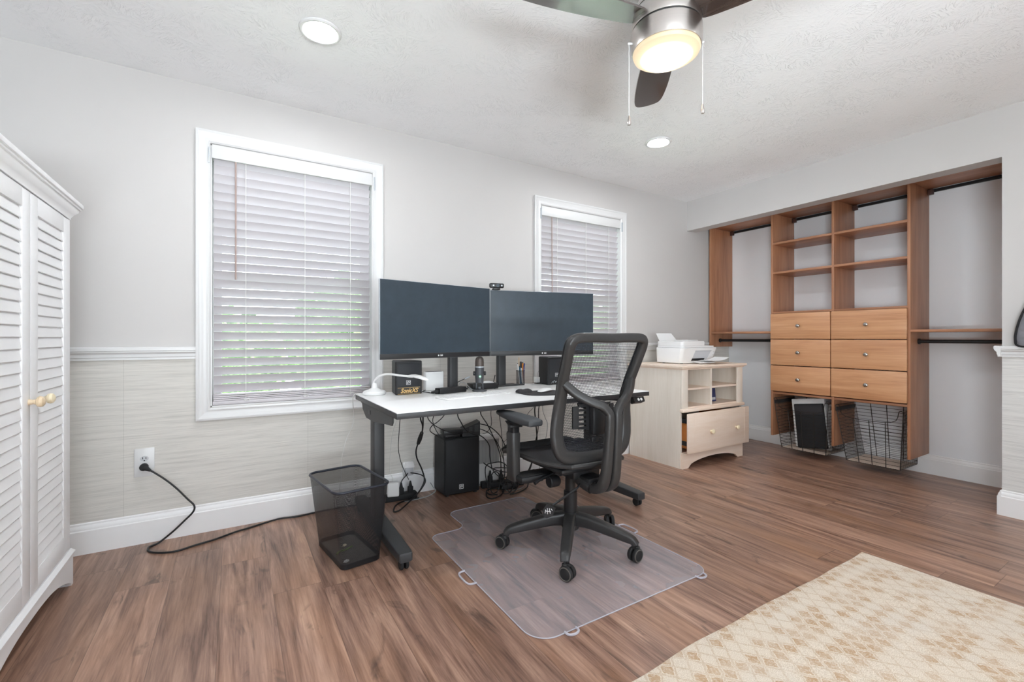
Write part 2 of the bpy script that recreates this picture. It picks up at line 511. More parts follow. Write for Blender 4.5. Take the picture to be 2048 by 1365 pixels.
def m_mat():
    m, t, b, o = nt('frosted_vinyl')
    setp(b, srgb(228, 229, 237), .28, spec=.8)
    v = objvec(t)
    f = noise_node(t, v, 420, 2)
    bump(t, b, f, .18, .0010)
    tr = N(t, 'ShaderNodeBsdfTransparent'); tr.inputs[0].default_value = (*srgb(246, 244, 250), 1)
    mx = N(t, 'ShaderNodeMixShader')
    fr = mathn(t, 'ADD', mathn(t, 'MULTIPLY', noise_node(t, v, 5, 3), .12), .20)
    t.links.new(fr, mx.inputs[0])
    t.links.new(tr.outputs[0], mx.inputs[1]); t.links.new(b.outputs[0], mx.inputs[2])
    t.links.new(mx.outputs[0], o.inputs['Surface'])
    return m
MT['mat'] = m_mat()

def m_glass(name='window_glass', tint=(.96, .98, .98)):
    m, t, b, o = nt(name)
    tr = N(t, 'ShaderNodeBsdfTransparent'); tr.inputs[0].default_value = (*tint, 1)
    gl = N(t, 'ShaderNodeBsdfGlossy'); gl.inputs['Roughness'].default_value = .02
    fr = N(t, 'ShaderNodeFresnel'); fr.inputs[0].default_value = 1.45
    v = objvec(t)
    w = mathn(t, 'MULTIPLY', fr.outputs[0], mathn(t, 'ADD', mathn(t, 'MULTIPLY', noise_node(t, v, 2, 2), .1), .9))
    mx = N(t, 'ShaderNodeMixShader')
    t.links.new(w, mx.inputs[0]); t.links.new(tr.outputs[0], mx.inputs[1]); t.links.new(gl.outputs[0], mx.inputs[2])
    t.links.new(mx.outputs[0], o.inputs['Surface'])
    return m
MT['glass'] = m_glass()
MT['clear_plastic'] = m_glass('clear_plastic', (.86, .86, .88))

def a_back(t):
    sp = N(t, 'ShaderNodeSeparateXYZ'); t.links.new(objvec(t), sp.inputs[0])
    row = mathn(t, 'DIVIDE', sp.outputs[2], .0078)
    ri = mathn(t, 'FLOOR', row); rf = mathn(t, 'FRACT', row)
    xs = mathn(t, 'ADD', mathn(t, 'DIVIDE', sp.outputs[0], .0088), mathn(t, 'ADD', mathn(t, 'MULTIPLY', ri, .5), mathn(t, 'MULTIPLY', rf, .45)))
    xf = mathn(t, 'FRACT', xs)
    hole = mathn(t, 'MULTIPLY', mathn(t, 'LESS_THAN', mathn(t, 'ABSOLUTE', mathn(t, 'SUBTRACT', rf, .5)), .37),
                 mathn(t, 'LESS_THAN', mathn(t, 'ABSOLUTE', mathn(t, 'SUBTRACT', xf, .5)), .40))
    return mathn(t, 'SUBTRACT', 1.0, mathn(t, 'MULTIPLY', hole, .93))
MT['back_mesh'] = alpha_mat('chair_back_mesh', srgb(34, 36, 42), .5, a_back)

def a_bin(t):
    sp = N(t, 'ShaderNodeSeparateXYZ'); t.links.new(objvec(t), sp.inputs[0])
    h = mathn(t, 'ADD', sp.outputs[0], sp.outputs[1])
    p = .0032
    a = mathn(t, 'FRACT', mathn(t, 'DIVIDE', mathn(t, 'ADD', h, sp.outputs[2]), p))
    c = mathn(t, 'FRACT', mathn(t, 'DIVIDE', mathn(t, 'SUBTRACT', h, sp.outputs[2]), p))
    hole = mathn(t, 'MULTIPLY', mathn(t, 'GREATER_THAN', a, .40), mathn(t, 'GREATER_THAN', c, .40))
    return mathn(t, 'SUBTRACT', 1.0, hole)
MT['bin_mesh'] = alpha_mat('wire_mesh', srgb(34, 34, 36), .45, a_bin)

def m_seat():
    m, t, b, o = nt('seat_mesh_weave')
    setp(b, srgb(34, 34, 37), .55)
    sp = N(t, 'ShaderNodeSeparateXYZ'); t.links.new(objvec(t), sp.inputs[0])
    r = mathn(t, 'FRACT', mathn(t, 'DIVIDE', sp.outputs[1], .010))
    x = mathn(t, 'FRACT', mathn(t, 'DIVIDE', sp.outputs[0], .007))
    h = mathn(t, 'MULTIPLY', mathn(t, 'LESS_THAN', r, .6), mathn(t, 'LESS_THAN', x, .6))
    t.links.new(mixc(t, h, srgb(54, 54, 58), srgb(22, 22, 24)), b.inputs['Base Color'])
    bump(t, b, h, .3, .001)
    return m
MT['seat'] = m_seat()

def m_emit(name, col, strength, rim=None):
    m, t, b, o = nt(name)
    setp(b, (.9, .9, .9) if not rim else (.25, .2, .13), .4, emit=col, es=strength)
    f = noise_node(t, objvec(t), 8, 2)
    t.links.new(ramp(t, f, [(.0, col), (1, col)]), b.inputs['Emission Color'])
    if rim:
        # frosted lens: brightest over the lamp board in its middle
        sp = N(t, 'ShaderNodeVectorMath', operation='LENGTH')
        vm = N(t, 'ShaderNodeVectorMath', operation='MULTIPLY'); vm.inputs[1].default_value = (1, 1, 0)
        t.links.new(objvec(t), vm.inputs[0]); t.links.new(vm.outputs[0], sp.inputs[0])
        k = mathn(t, 'DIVIDE', sp.outputs['Value'], rim)
        st = ramp(t, k, [(.42, (1, 1, 1)), (.80, (.15, .15, .15)), (1, (.10, .10, .10))])
        t.links.new(mathn(t, 'MULTIPLY', st, strength), b.inputs['Emission Strength'])
    return m
MT['lens'] = m_emit('downlight_lens', (.94, .97, 1.0), 215)
MT['fan_lens'] = m_emit('fan_light_lens', (1.0, .80, .54), 6, rim=.122)

# ------------------------------------------------------------------ room shell
H = 2.44
YB = 2.994; XR = 3.919; XN = 4.624; XL = -1.22; YR = -2.3; YN = .40
def struct(name, mb, mats, parent=None, ang=30):
    o = mb.build(name, mats, parent, ang=ang)
    if parent is None: o['kind'] = 'structure'
    return o

fl = MB().box(XL - .15, XN + .15, YR - .15, YB + .15, -.1, 0)
struct('floor', fl, MT['floor'])
ce = MB().box(XL - .15, XN + .15, YR - .15, YB + .15, H, H + .1)
struct('ceiling', ce, MT['ceiling'])

ZC = .975   # wallpaper below, paint above
WIN = [(-.11, .770), (2.105, 2.985)]
WZ0, WZ1 = .678, 2.125
wb = MB()
T0, T1 = YB, YB + .15
xs = [XL - .15, WIN[0][0], WIN[0][1], WIN[1][0], WIN[1][1], XN + .15]
for i in (0, 2, 4):
    wb.box(xs[i], xs[i + 1], T0, T1, 0, ZC, mi=1)
    wb.box(xs[i], xs[i + 1], T0, T1, ZC, H, mi=0)
for w in WIN:
    wb.box(w[0], w[1], T0, T1, 0, WZ0, mi=1)
    wb.box(w[0], w[1], T0, T1, WZ1, H, mi=0)
struct('wall_back', wb, [MT['paint'], MT['paper_back']], ang=0)

wr = MB()
wr.box(XR, XR + .131, .78, YB, 2.143, H)                       # header over the closet
wr.box(XR, XR + .131, YR, .78, ZC, H)
wr.box(XR, XR + .131, YR, .78, 0, ZC, mi=1)
struct('wall_right', wr, [MT['paint'], MT['paper_right']], ang=0)
wn_ = MB()
wn_.box(XN, XN + .15, YN - .1, YB, 0, H)
wn_.box(XR + .131, XN, YN - .1, YN, 0, H)
struct('wall_closet', wn_, MT['wall_paint_lifted'], ang=0)

# left wall and rear wall, with added unseen windows that brighten the room
LW = (-1.95, -.45, .5, 2.15)
wl = MB()
for (y0, y1, z0, z1) in ((YR, LW[0], 0, H), (LW[1], YB, 0, H), (LW[0], LW[1], 0, LW[2]), (LW[0], LW[1], LW[3], H)):
    wl.box(XL - .15, XL, y0, y1, z0, z1)
struct('wall_left', wl, MT['paint'], ang=0)
RW = (-1.05, 1.25, .5, 2.15)
wk = MB()
for (x0, x1, z0, z1) in ((XL - .15, RW[0], 0, H), (RW[1], XN + .15, 0, H), (RW[0], RW[1], 0, RW[2]), (RW[0], RW[1], RW[3], H)):
    wk.box(x0, x1, YR - .15, YR, z0, z1)
struct('wall_rear', wk, MT['paint'], ang=0)

# baseboards: profile (depth from wall, height)
BB = [(0, 0), (.018, 0), (.018, .112), (.014, .117), (.014, .122), (.011, .133), (.006, .138), (.006, .146), (0, .150)]
def run_along_x(prof, x0, x1, y): return [[(x, y - d, z) for d, z in prof] for x in (x0, x1)]
def run_along_y(prof, y0, y1, x): return [[(x - d, y, z) for d, z in prof] for y in (y0, y1)]
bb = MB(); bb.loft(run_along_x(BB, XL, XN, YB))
struct('baseboard_back', bb, MT['trim_lifted'])
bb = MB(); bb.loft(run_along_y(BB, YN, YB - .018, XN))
struct('baseboard_closet', bb, MT['trim_lifted'])
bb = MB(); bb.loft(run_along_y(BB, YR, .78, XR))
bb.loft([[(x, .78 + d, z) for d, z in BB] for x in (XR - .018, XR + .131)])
struct('baseboard_right', bb, MT['trim_lifted'])
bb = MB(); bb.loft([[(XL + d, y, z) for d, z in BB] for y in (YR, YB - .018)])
struct('baseboard_left', bb, MT['trim_lifted'])

# chair rail
CR = [(0, .946), (.012, .946), (.012, .957), (.016, .960), (.017, .975), (.026, .985), (.026, .990), (.030, .993), (.030, 1.008), (.026, 1.012), (0, 1.012)]
cr = MB()
for (a, b) in ((XL, -.177), (.833, 2.039), (3.05, 4.24)): cr.loft(run_along_x(CR, a, b, YB))
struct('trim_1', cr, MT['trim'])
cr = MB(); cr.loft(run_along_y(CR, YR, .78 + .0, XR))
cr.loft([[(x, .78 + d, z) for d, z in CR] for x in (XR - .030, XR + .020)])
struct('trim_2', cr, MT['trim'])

# ------------------------------------------------------------------ windows
CAS = [(0, 0), (0, .020), (.010, .022), (.016, .018), (.020, .018), (.030, .014), (.044, .012), (.052, .016), (.058, .016), (.066, .010), (.066, 0)]
def casing(mb, x0, x1, z0, z1, y, flip=1):
    # profile: (distance inwards from the outer edge, depth)
    rings = []
    for (sx, sz, X, Z) in ((1, 1, x0, z0), (-1, 1, x1, z0), (-1, -1, x1, z1), (1, -1, x0, z1), (1, 1, x0, z0)):
        rings.append([(X + sx * d, y - flip * p, Z + sz * d) for d, p in CAS])
    mb.loft(rings, caps=False)
def window(idx, x0, x1):
    w = bpy.data.objects.new('window_%d' % idx, None); link(w); w['kind'] = 'structure'
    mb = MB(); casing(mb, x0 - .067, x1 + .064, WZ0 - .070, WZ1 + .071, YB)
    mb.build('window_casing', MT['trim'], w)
    mb = MB()   # jamb liner
    for (a, b, c, d) in ((x0, x0 + .006, WZ0, WZ1), (x1 - .006, x1, WZ0, WZ1)): mb.box(a, b, YB - .004, YB + .15, c, d)
    mb.box(x0, x1, YB - .004, YB + .15, WZ0, WZ0 + .006); mb.box(x0, x1, YB - .004, YB + .15, WZ1 - .006, WZ1)
    mb.build('window_jamb', MT['trim'], w)
    zm = (WZ0 + WZ1) / 2
    for (z0, z1, y) in ((WZ0 + .006, zm + .02, 3.075), (zm - .02, WZ1 - .006, 3.105)):
        mb = MB(); s = .045
        mb.box(x0 + .006, x0 + .006 + s, y, y + .028, z0, z1, .004); mb.box(x1 - .006 - s, x1 - .006, y, y + .028, z0, z1, .004)
        mb.box(x0 + .05, x1 - .05, y, y + .028, z0, z0 + s, .004); mb.box(x0 + .05, x1 - .05, y, y + .028, z1 - s, z1, .004)
        sash = mb.build('window_sash', MT['trim'], w)
        MB().box(x0 + .05, x1 - .05, y + .012, y + .016, z0 + s, z1 - s).build('window_pane', MT['glass'], sash)
    return w
window(1, *WIN[0]); window(2, *WIN[1])
# unseen windows added behind the camera to let fill light in
w3 = bpy.data.objects.new('window_3', None); link(w3); w3['kind'] = 'structure'
mb = MB()
for (a, b, c, d) in ((RW[0], RW[0] + .06, RW[2], RW[3]), (RW[1] - .06, RW[1], RW[2], RW[3]), (.07, .13, RW[2], RW[3]), (RW[0], RW[1], RW[2], RW[2] + .06), (RW[0], RW[1], RW[3] - .06, RW[3])):
    mb.box(a, b, YR - .1, YR - .05, c, d)
mb.build('window_sash', MT['trim'], w3)
MB().box(RW[0], RW[1], YR - .078, YR - .074, RW[2], RW[3]).build('window_pane', MT['glass'], w3)
w4 = bpy.data.objects.new('window_4', None); link(w4); w4['kind'] = 'structure'
mb = MB()
for (a, b, c, d) in ((LW[0], LW[0] + .06, LW[2], LW[3]), (LW[1] - .06, LW[1], LW[2], LW[3]), (LW[0], LW[1], LW[2], LW[2] + .06), (LW[0], LW[1], LW[3] - .06, LW[3])):
    mb.box(XL - .1, XL - .05, a, b, c, d)
mb.build('window_sash', MT['trim'], w4)
MB().box(XL - .078, XL - .074, LW[0], LW[1], LW[2], LW[3]).build('window_pane', MT['glass'], w4)

def blind(x0, x1, label, wand_x, wand_z):
    t = thing('window_blind', label, 'blind', ((x0 + x1) / 2, YB, WZ0), 0, 'faux wood blinds in the two windows')
    yc = 3.018
    n = 27; zt = 2.0475; sp = .0489
    mb = MB()
    for i in range(n):
        zc = zt - i * sp; th = R(56.5 + 1.8 * max(0, i - 21))
        # room edge up, outer edge down, gently crowned
        prof = []
        for k in range(7):
            a = -1 + k / 3.0
            d = a * .0255; cr_ = .0022 * (1 - a * a)
            prof.append((yc + d * math.cos(th) + cr_ * math.sin(th), zc - d * math.sin(th) + cr_ * math.cos(th)))
        low = [(p[0] - .0021 * math.sin(th), p[1] - .0021 * math.cos(th)) for p in prof]
        ring = prof + low[::-1]
        mb.loft([[(x, a, b) for a, b in ring] for x in (x0 + .014, x1 - .016)])
    mb.build('slat_panel', MT['blind'], t, world=True, ang=50)
    mb = MB(); mb.box(x0 + .008, x1 - .010, yc - .026, yc + .026, .685, .707, .004); mb.build('bottom_rail', MT['blind'], t, world=True)
    mb = MB()
    mb.box(x0 + .014, x1 - .016, yc - .025, yc + .025, .7085, .7160)
    mb.box(x0 + .014, x1 - .016, yc - .025, yc + .025, .7185, .7260)
    mb.box(x0 + .014, x1 - .016, yc - .025, yc + .025, .7285, .7360)
    mb.box(x0 + .014, x1 - .016, yc - .025, yc + .025, .7385, .7455)
    mb.build('stacked_slat', MT['blind'], t, world=True)
    mb = MB(); mb.box(x0 + .007, x1 - .007, 3.0, 3.055, 2.055, 2.118)
    mb.build('head_rail', MT['trim'], t, world=True)
    mb = MB(); mb.box(x0 + .005, x1 - .005, 2.980, 2.992, 2.048, 2.119, .003); mb.build('valance', MT['trim'], t, world=True)
    for x in (x0 - .010, x1 + .004):
        MB().box(x, x + .006, 2.968, 2.99, 2.018, 2.102, .001).build('bracket', MT['silver'], t, world=True)
    for fx in (.19, .54, .84):
        x = x0 + (x1 - x0) * fx
        mb = MB()
        for yy in (yc - .0275, yc + .0275): mb.box(x - .0012, x + .0012, yy - .0008, yy + .0008, .70, 2.055)
        for i in range(n): mb.box(x - .0008, x + .0008, yc - .027, yc + .027, zt - i * sp - .0215, zt - i * sp - .0205, M=None)
        mb.tube(smooth_path([(x - .01, yc - .029, .712), (x, yc - .032, .704), (x + .012, yc - .03, .714), (x + .02, yc - .031, .703)], 4), .002, 6)
        mb.build('ladder_cord', MT['cable_white'], t, world=True)
    mb = MB(); mb.tube([(wand_x, 2.982, 2.045), (wand_x, 2.976, wand_z)], .0045, 8)
    mb.build('tilt_wand', plain('wand_taupe', srgb(172, 152, 146), .5, .02), t, world=True)
    mb = MB(); mb.tube([(wand_x, 2.986, 2.055), (wand_x, 2.981, 2.04)], .002, 6); mb.build('wand_hook', MT['cable_white'], t, world=True)
blind(*WIN[0], 'white slatted blind in the window left of the desk', WIN[0][0] + .118, 1.385)
blind(*WIN[1], 'white slatted blind in the window partly behind the right monitor', WIN[1][0] + .105, 1.20)

# ------------------------------------------------------------------ outdoors
def m_lawn():
    m, t, b, o = nt('lawn_grass')
    setp(b, srgb(96, 130, 66), .9)
    f = noise_node(t, objvec(t), 6, 6, .7)
    t.links.new(ramp(t, f, [(.3, srgb(128, 152, 122)), (.5, srgb(178, 196, 172)), (.7, srgb(222, 232, 222))]), b.inputs['Base Color'])  # greens paled so the colour itself carries the daylight glare
    return m
o = MB().box(-16, 20, YB + .16, 26, -.75, -.7).build('lawn', m_lawn()); o['kind'] = 'structure'
def m_leaf():
    m, t, b, o = nt('hedge_leaves')
    setp(b, srgb(80, 110, 60), .8)
    f = noise_node(t, objvec(t), 14, 5, .75)
    t.links.new(ramp(t, f, [(.35, srgb(40, 62, 34)), (.5, srgb(96, 128, 70)), (.68, srgb(190, 208, 150))]), b.inputs['Base Color'])
    return m
LEAF = m_leaf()
def shrub_mesh(w, d, h, n=22):
    bm = bmesh.new()
    bmesh.ops.create_icosphere(bm, subdivisions=4, radius=1)
    rnd = random.Random(5)
    for v in bm.verts:
        k = 1 + .16 * math.sin(9 * v.co.x + 3 * v.co.z) * math.cos(8 * v.co.y) + .12 * rnd.random()
        v.co = Vector((v.co.x * w / 2 * k, v.co.y * d / 2 * k, (v.co.z + .95) * h / 2 * k))
    me = bpy.data.meshes.new('shrub'); bm.to_mesh(me); bm.free(); me.materials.append(LEAF)
    return me
SH = shrub_mesh(2.4, 1.8, 2.6)
hed = MB()
for i, x in enumerate((-4.5, -2.2, .1, 2.5, 4.8, 7.2, 9.6, 12.0)):
    sc_ = (1, 1.25, .85, 1.15)[i % 4]
    M_ = Matrix.Translation((x, 11.5 + (i % 3) * .8, -.7)) @ Matrix.Scale(sc_, 4)
    hed.add([v.co for v in SH.vertices], [tuple(p.vertices) for p in SH.polygons], 0, M_)
o = hed.build('hedge', LEAF); o['kind'] = 'stuff'; tag(o, 'green hedge glimpsed outside between the blind slats', 'hedge')

# ------------------------------------------------------------------ armoire
def armoire():
    t = thing('armoire', 'white armoire with louvered doors against the left side', 'armoire', (-.9, 2.2, 0))
    y0, y1 = 1.757, 2.652; xf = -.600; xb = -1.15
    mb = MB()
    mb.box(xb, xf - .022, y1 - .02, y1, .09, 1.59); mb.box(xb, xf - .022, y0, y0 + .02, .09, 1.59)
    mb.box(xb, xb + .01, y0, y1, .09, 1.59); mb.box(xb, xf - .022, y0, y1, .14, .16); mb.box(xb, xf - .022, y0, y1, 1.565, 1.59)
    mb.box(xf - .024, xf - .001, y1 - .012, y1, .15, 1.575, .002)
    mb.box(xf - .024, xf - .001, y0, y0 + .012, .15, 1.575, .002)
    mb.build('body', MT['armoire'], t, world=True)
    # crown moulding, mitred round three sides: (projection, z)
    CP = [(-.004, 1.566), (.002, 1.566), (.002, 1.574), (.010, 1.588), (.022, 1.602), (.024, 1.612), (.029, 1.614), (.029, 1.622), (.035, 1.624), (.037, 1.632), (.035, 1.640), (-.004, 1.640)]
    mb = MB()
    mb.loft([[(xb, y1 + p, z) for p, z in CP], [(xf + p, y1 + p, z) for p, z in CP], [(xf + p, y0 - p, z) for p, z in CP], [(xb, y0 - p, z) for p, z in CP]])
    mb.box(xb, xf, y0, y1, 1.63, 1.64)
    mb.build('crown_moulding', MT['armoire'], t, world=True)
    # plinth with an arched cut-out in front
    ya, yb = y0 - .004, y1 + .004
    arch = [(ya, 0), (ya, .128), (yb, .128), (yb, 0), (yb - .022, 0)]
    c = (ya + yb) / 2; hw = (yb - ya) / 2 - .028
    for k in range(25):
        a = k / 24.0; y = c + hw * (1 - 2 * a)
        s = abs(1 - 2 * a)
        arch.append((y, .012 + .080 * (1 - s ** 2.6)))
    arch.append((ya + .022, 0))
    mb = MB(); mb.prism(arch, 'x', xf - .012, xf + .008)
    mb.box(xb, xf - .012, yb - .02, yb, 0, .128); mb.box(xb, xf - .012, ya, ya + .02, 0, .128)
    RP = [(-.004, .126), (.010, .126), (.010, .131), (.014, .134), (.014, .140), (.008, .147), (.002, .154), (-.004, .154)]
    mb.loft([[(xb, y1 + p, z) for p, z in RP], [(xf + p, y1 + p, z) for p, z in RP], [(xf + p, y0 - p, z) for p, z in RP], [(xb, y0 - p, z) for p, z in RP]])
    mb.build('plinth', MT['armoire'], t, world=True)
    for (a, b, s0, s1, kn, kmat, nm) in ((2.2075, 2.640, .069, .074, 2.290, 'knob_cream', 'door'), (1.769, 2.2045, .074, .069, 2.190, 'knob_wood', 'door')):
        z0, z1 = .158, 1.562; lz0, lz1 = .232, 1.498
        mb = MB()
        mb.box(xf - .02, xf, a, a + s0, z0, z1, .002); mb.box(xf - .02, xf, b - s1, b, z0, z1, .002)
        mb.box(xf - .02, xf - .0004, a + s0 - .001, b - s1 + .001, z0, lz0, .001); mb.box(xf - .02, xf - .0004, a + s0 - .001, b - s1 + .001, lz1, z1, .001)
        d = mb.build(nm, MT['armoire'], t, world=True)
        n = 32; sp = (lz1 - lz0) / n
        mb = MB()
        for i in range(n):
            z = lz0 + i * sp
            mb.prism([(xf - .003, z - .002), (xf - .0015, z + .0005), (xf - .0025, z + .004), (xf - .0085, z + sp + .004), (xf - .012, z + sp + .003), (xf - .012, z + .012)], 'y', a + s0 - .003, b - s1 + .003)
        mb.box(xf - .0205, xf - .0195, a + s0, b - s1, lz0, lz1)
        mb.build('louver_panel', MT['armoire'], d, world=True)
        mb = MB(); mb.lathe([(.001, -.001), (.011, 0), (.009, .004), (.0075, .012), (.010, .018), (.0165, .022), (.019, .029), (.017, .036), (.010, .041), (.001, .042)], 20, (xf, kn, .838), 'x')
        mb.build('door_knob', MT[kmat], d, world=True)
    return t
armoire()

# ------------------------------------------------------------------ closet organizer
def closet():
    t = thing('closet_organizer', 'cherry wood closet organizer filling the niche in the right wall', 'closet organizer', (4.25, 1.4, .157))
    xf, xb = 4.250, 4.622; W = MT['cherry_z']; WY = MT['cherry_y']
    P = [(2.951, 2.972, .965), (2.313, 2.332, .157), (1.812, 1.831, .157), (1.313, 1.332, .157), (.404, .423, .965)]
    for (a, b, z) in P:
        MB().box(xf, xb, a, b, z, 2.209, .001).build('side_panel', W, t, world=True)
    for (a, b) in ((2.332, 2.951), (1.831, 2.313), (1.332, 1.812), (.423, 1.313)):
        MB().box(xf, 4.598, a, b, 2.210, 2.229, .001).build('top_shelf', WY, t, world=True)
        MB().box(4.604, 4.621, a, b, 2.186, 2.209, .001).build('wall_rail', MT['black'], t, world=True)
        MB().box(4.575, 4.604, b - .035, b - .001, 2.165, 2.205, .002).build('rail_bracket', plain('brown_bracket', srgb(70, 44, 36), .5, .03), t, world=True)
    for (a, b) in ((1.831, 2.313), (1.332, 1.812)):
        for z in (1.937, 1.666): MB().box(xf, xb, a, b, z - .019, z, .001).build('shelf', WY, t, world=True)
        MB().box(xf, xb, a, b, 1.281, 1.298, .001).build('drawer_top', WY, t, world=True)
        MB().box(xf + .004, xb, a, b, .545, .563, .001).build('bottom_shelf', WY, t, world=True)
    for (a, b) in ((2.332, 2.951), (.423, 1.313)):
        MB().box(xf, xb, a, b, 1.101, 1.120, .001).build('shelf', WY, t, world=True)
        mb = MB(); mb.cyl(.0135, a + .001, b - .001, (4.40, 0, 1.032), 'y', 16)
        mb.cyl(.021, b - .012, b - .0005, (4.40, 0, 1.032), 'y', 16); mb.cyl(.021, a + .0005, a + .012, (4.40, 0, 1.032), 'y', 16)
        mb.build('hanging_rod', MT['black'], t, world=True)
    for (a, b) in ((1.8335, 2.3265), (1.3275, 1.8285)):
        for (z0, z1) in ((1.049, 1.279), (.812, 1.044), (.572, .806)):
            mb = MB(); mb.box(4.229, 4.2485, a, b, z0, z1, .006)
            mb.box(4.2485, 4.58, a + .03, b - .03, z0 + .02, z1 - .03)
            d = mb.build('drawer', MT['cherry_drawer'], t, world=True)
            mb = MB(); mb.lathe([(.001, .001), (.009, 0), (.006, -.004), (.0055, -.012), (.012, -.017), (.0155, -.022), (.0145, -.028), (.009, -.032), (.001, -.033)], 20, (4.229, (a + b) / 2 - .002, (z0 + z1) / 2 + .0), 'x')
            mb.build('drawer_knob', MT['chrome'], d, world=True)
    # wire baskets on slides
    for (a, b, ba, bb_) in ((1.835, 2.309, 1.872, 2.232), (1.336, 1.808, 1.372, 1.720)):
        mb = MB(); xt0, xt1 = 4.235, 4.585; xb0, xb1 = 4.245, 4.575
        zt, zbot = .505, .066; zfront = .412
        r = .0016
        def corner(f):  # f: 0 at bottom .. 1 at top
            return (xb0 + (xt0 - xb0) * f, xb1 + (xt1 - xb1) * f, ba + (a + .014 - ba) * f, bb_ + (b - .014 - bb_) * f, zbot + (zt - zbot) * f)
        n = 17
        for i in range(n):
            f = i / (n - 1.0); x0, x1, y0, y1, z = corner(f)
            if z <= zfront + .002:
                mb.tube([(x0, y0, z), (x0, y1, z), (x1, y1, z), (x1, y0, z)], r, 5, closed=True)
            else:
                mb.tube([(x0 + .01, y1, z), (x1, y1, z), (x1, y0, z), (x0 + .01, y0, z)], r, 5)
        x0, x1, y0, y1, z = corner(1.0)
        # scooped front rim
        rim = [(x0, y1, zt), (x0, y1 - .025, zt), (x0 + .002, y1 - .075, zfront + .006), (x0 + .002, y0 + .075, zfront + .006), (x0, y0 + .025, zt), (x0, y0, zt)]
        mb.tube(smooth_path(rim, 4), .0024, 6)
        mb.tube([(x0, y1, zt), (x1, y1, zt), (x1, y0, zt), (x0, y0, zt)], .0026, 6)
        xx0, xx1, yy0, yy1, zb = corner(0.0)
        for k in range(26):   # close-set uprights in the two sides
            fx = k / 25.0
            for (yb_, yt_) in ((yy0, y0), (yy1, y1)):
                mb.tube([(xx0 + (xx1 - xx0) * fx, yb_, zb), (x0 + (x1 - x0) * fx, yt_, zt)], .0011, 4)
        for k in range(5):
            g = k / 4.0
            big = .0028
            mb.tube([(xx1, yy0 + (yy1 - yy0) * g, zb), (x1, y0 + (y1 - y0) * g, zt)], big if k % 4 else r, 5)
            ztop = zfront if 0 < k < 4 else zt
            ff = (ztop - zbot) / (zt - zbot)
            if k != 2 or True:
                mb.tube([(xx0, yy0 + (yy1 - yy0) * g, zb), (xx0 + (x0 - xx0) * ff, (yy0 + (yy1 - yy0) * g) * (1 - ff) + (y0 + (y1 - y0) * g) * ff, ztop)], big, 6)
        for k in range(12):
            y = yy0 + (yy1 - yy0) * k / 11.0
            mb.tube([(xx0, y, zb), (xx1, y, zb)], .0014, 4)
        bk = mb.build('wire_basket', MT['wire'], t, world=True)
        for y in (a + .001, b - .011):
            MB().box(4.262, 4.60, y, y + .010, .452, .484, .002).build('slide_rail', MT['black'], bk, world=True)
        MB().box(xx0 + .008, xx1 - .006, yy0 + .006, yy1 - .006, zb + .002, zb + .006).build('basket_liner', MT['cardboard'], bk, world=True)
    return t
closet()
# what is kept in the left basket
def leaning(outline_w, th, h, c, lean, rz, mat, name, label, cat, tilt=R(-8)):
    t = thing(name, label, cat, c, rz)
    M_ = Matrix.Rotation(tilt, 4, 'X') @ Matrix.Rotation(lean, 4, 'Y')
    mb = MB(); mb.box(-th / 2, th / 2, -outline_w / 2, outline_w / 2, 0, h, .008, M=M_)
    p = mb.build('cover', mat, t)
    return t, M_
t, M_ = leaning(.245, .012, .385, (4.318, 2.005, .0925), R(5), R(0), MT['foam'], 'binder', 'black binder standing in the left wire basket', 'binder')
mb = MB(); mb.box(-.0085, -.0062, -.112, .112, .29, .375, .001, M=M_); mb.build('flap', MT['pad_black'], t)
t, M_ = leaning(.275, .034, .425, (4.350, 2.018, .0955), R(5), R(0), MT['paper'], 'paper_box', 'flat white box standing behind the black binder', 'box')
t, M_ = leaning(.27, .03, .40, (4.43, 2.04, .0745), R(4), 0, MT['paper'], 'packet', 'white packet at the back of the left wire basket', 'packet', 0)

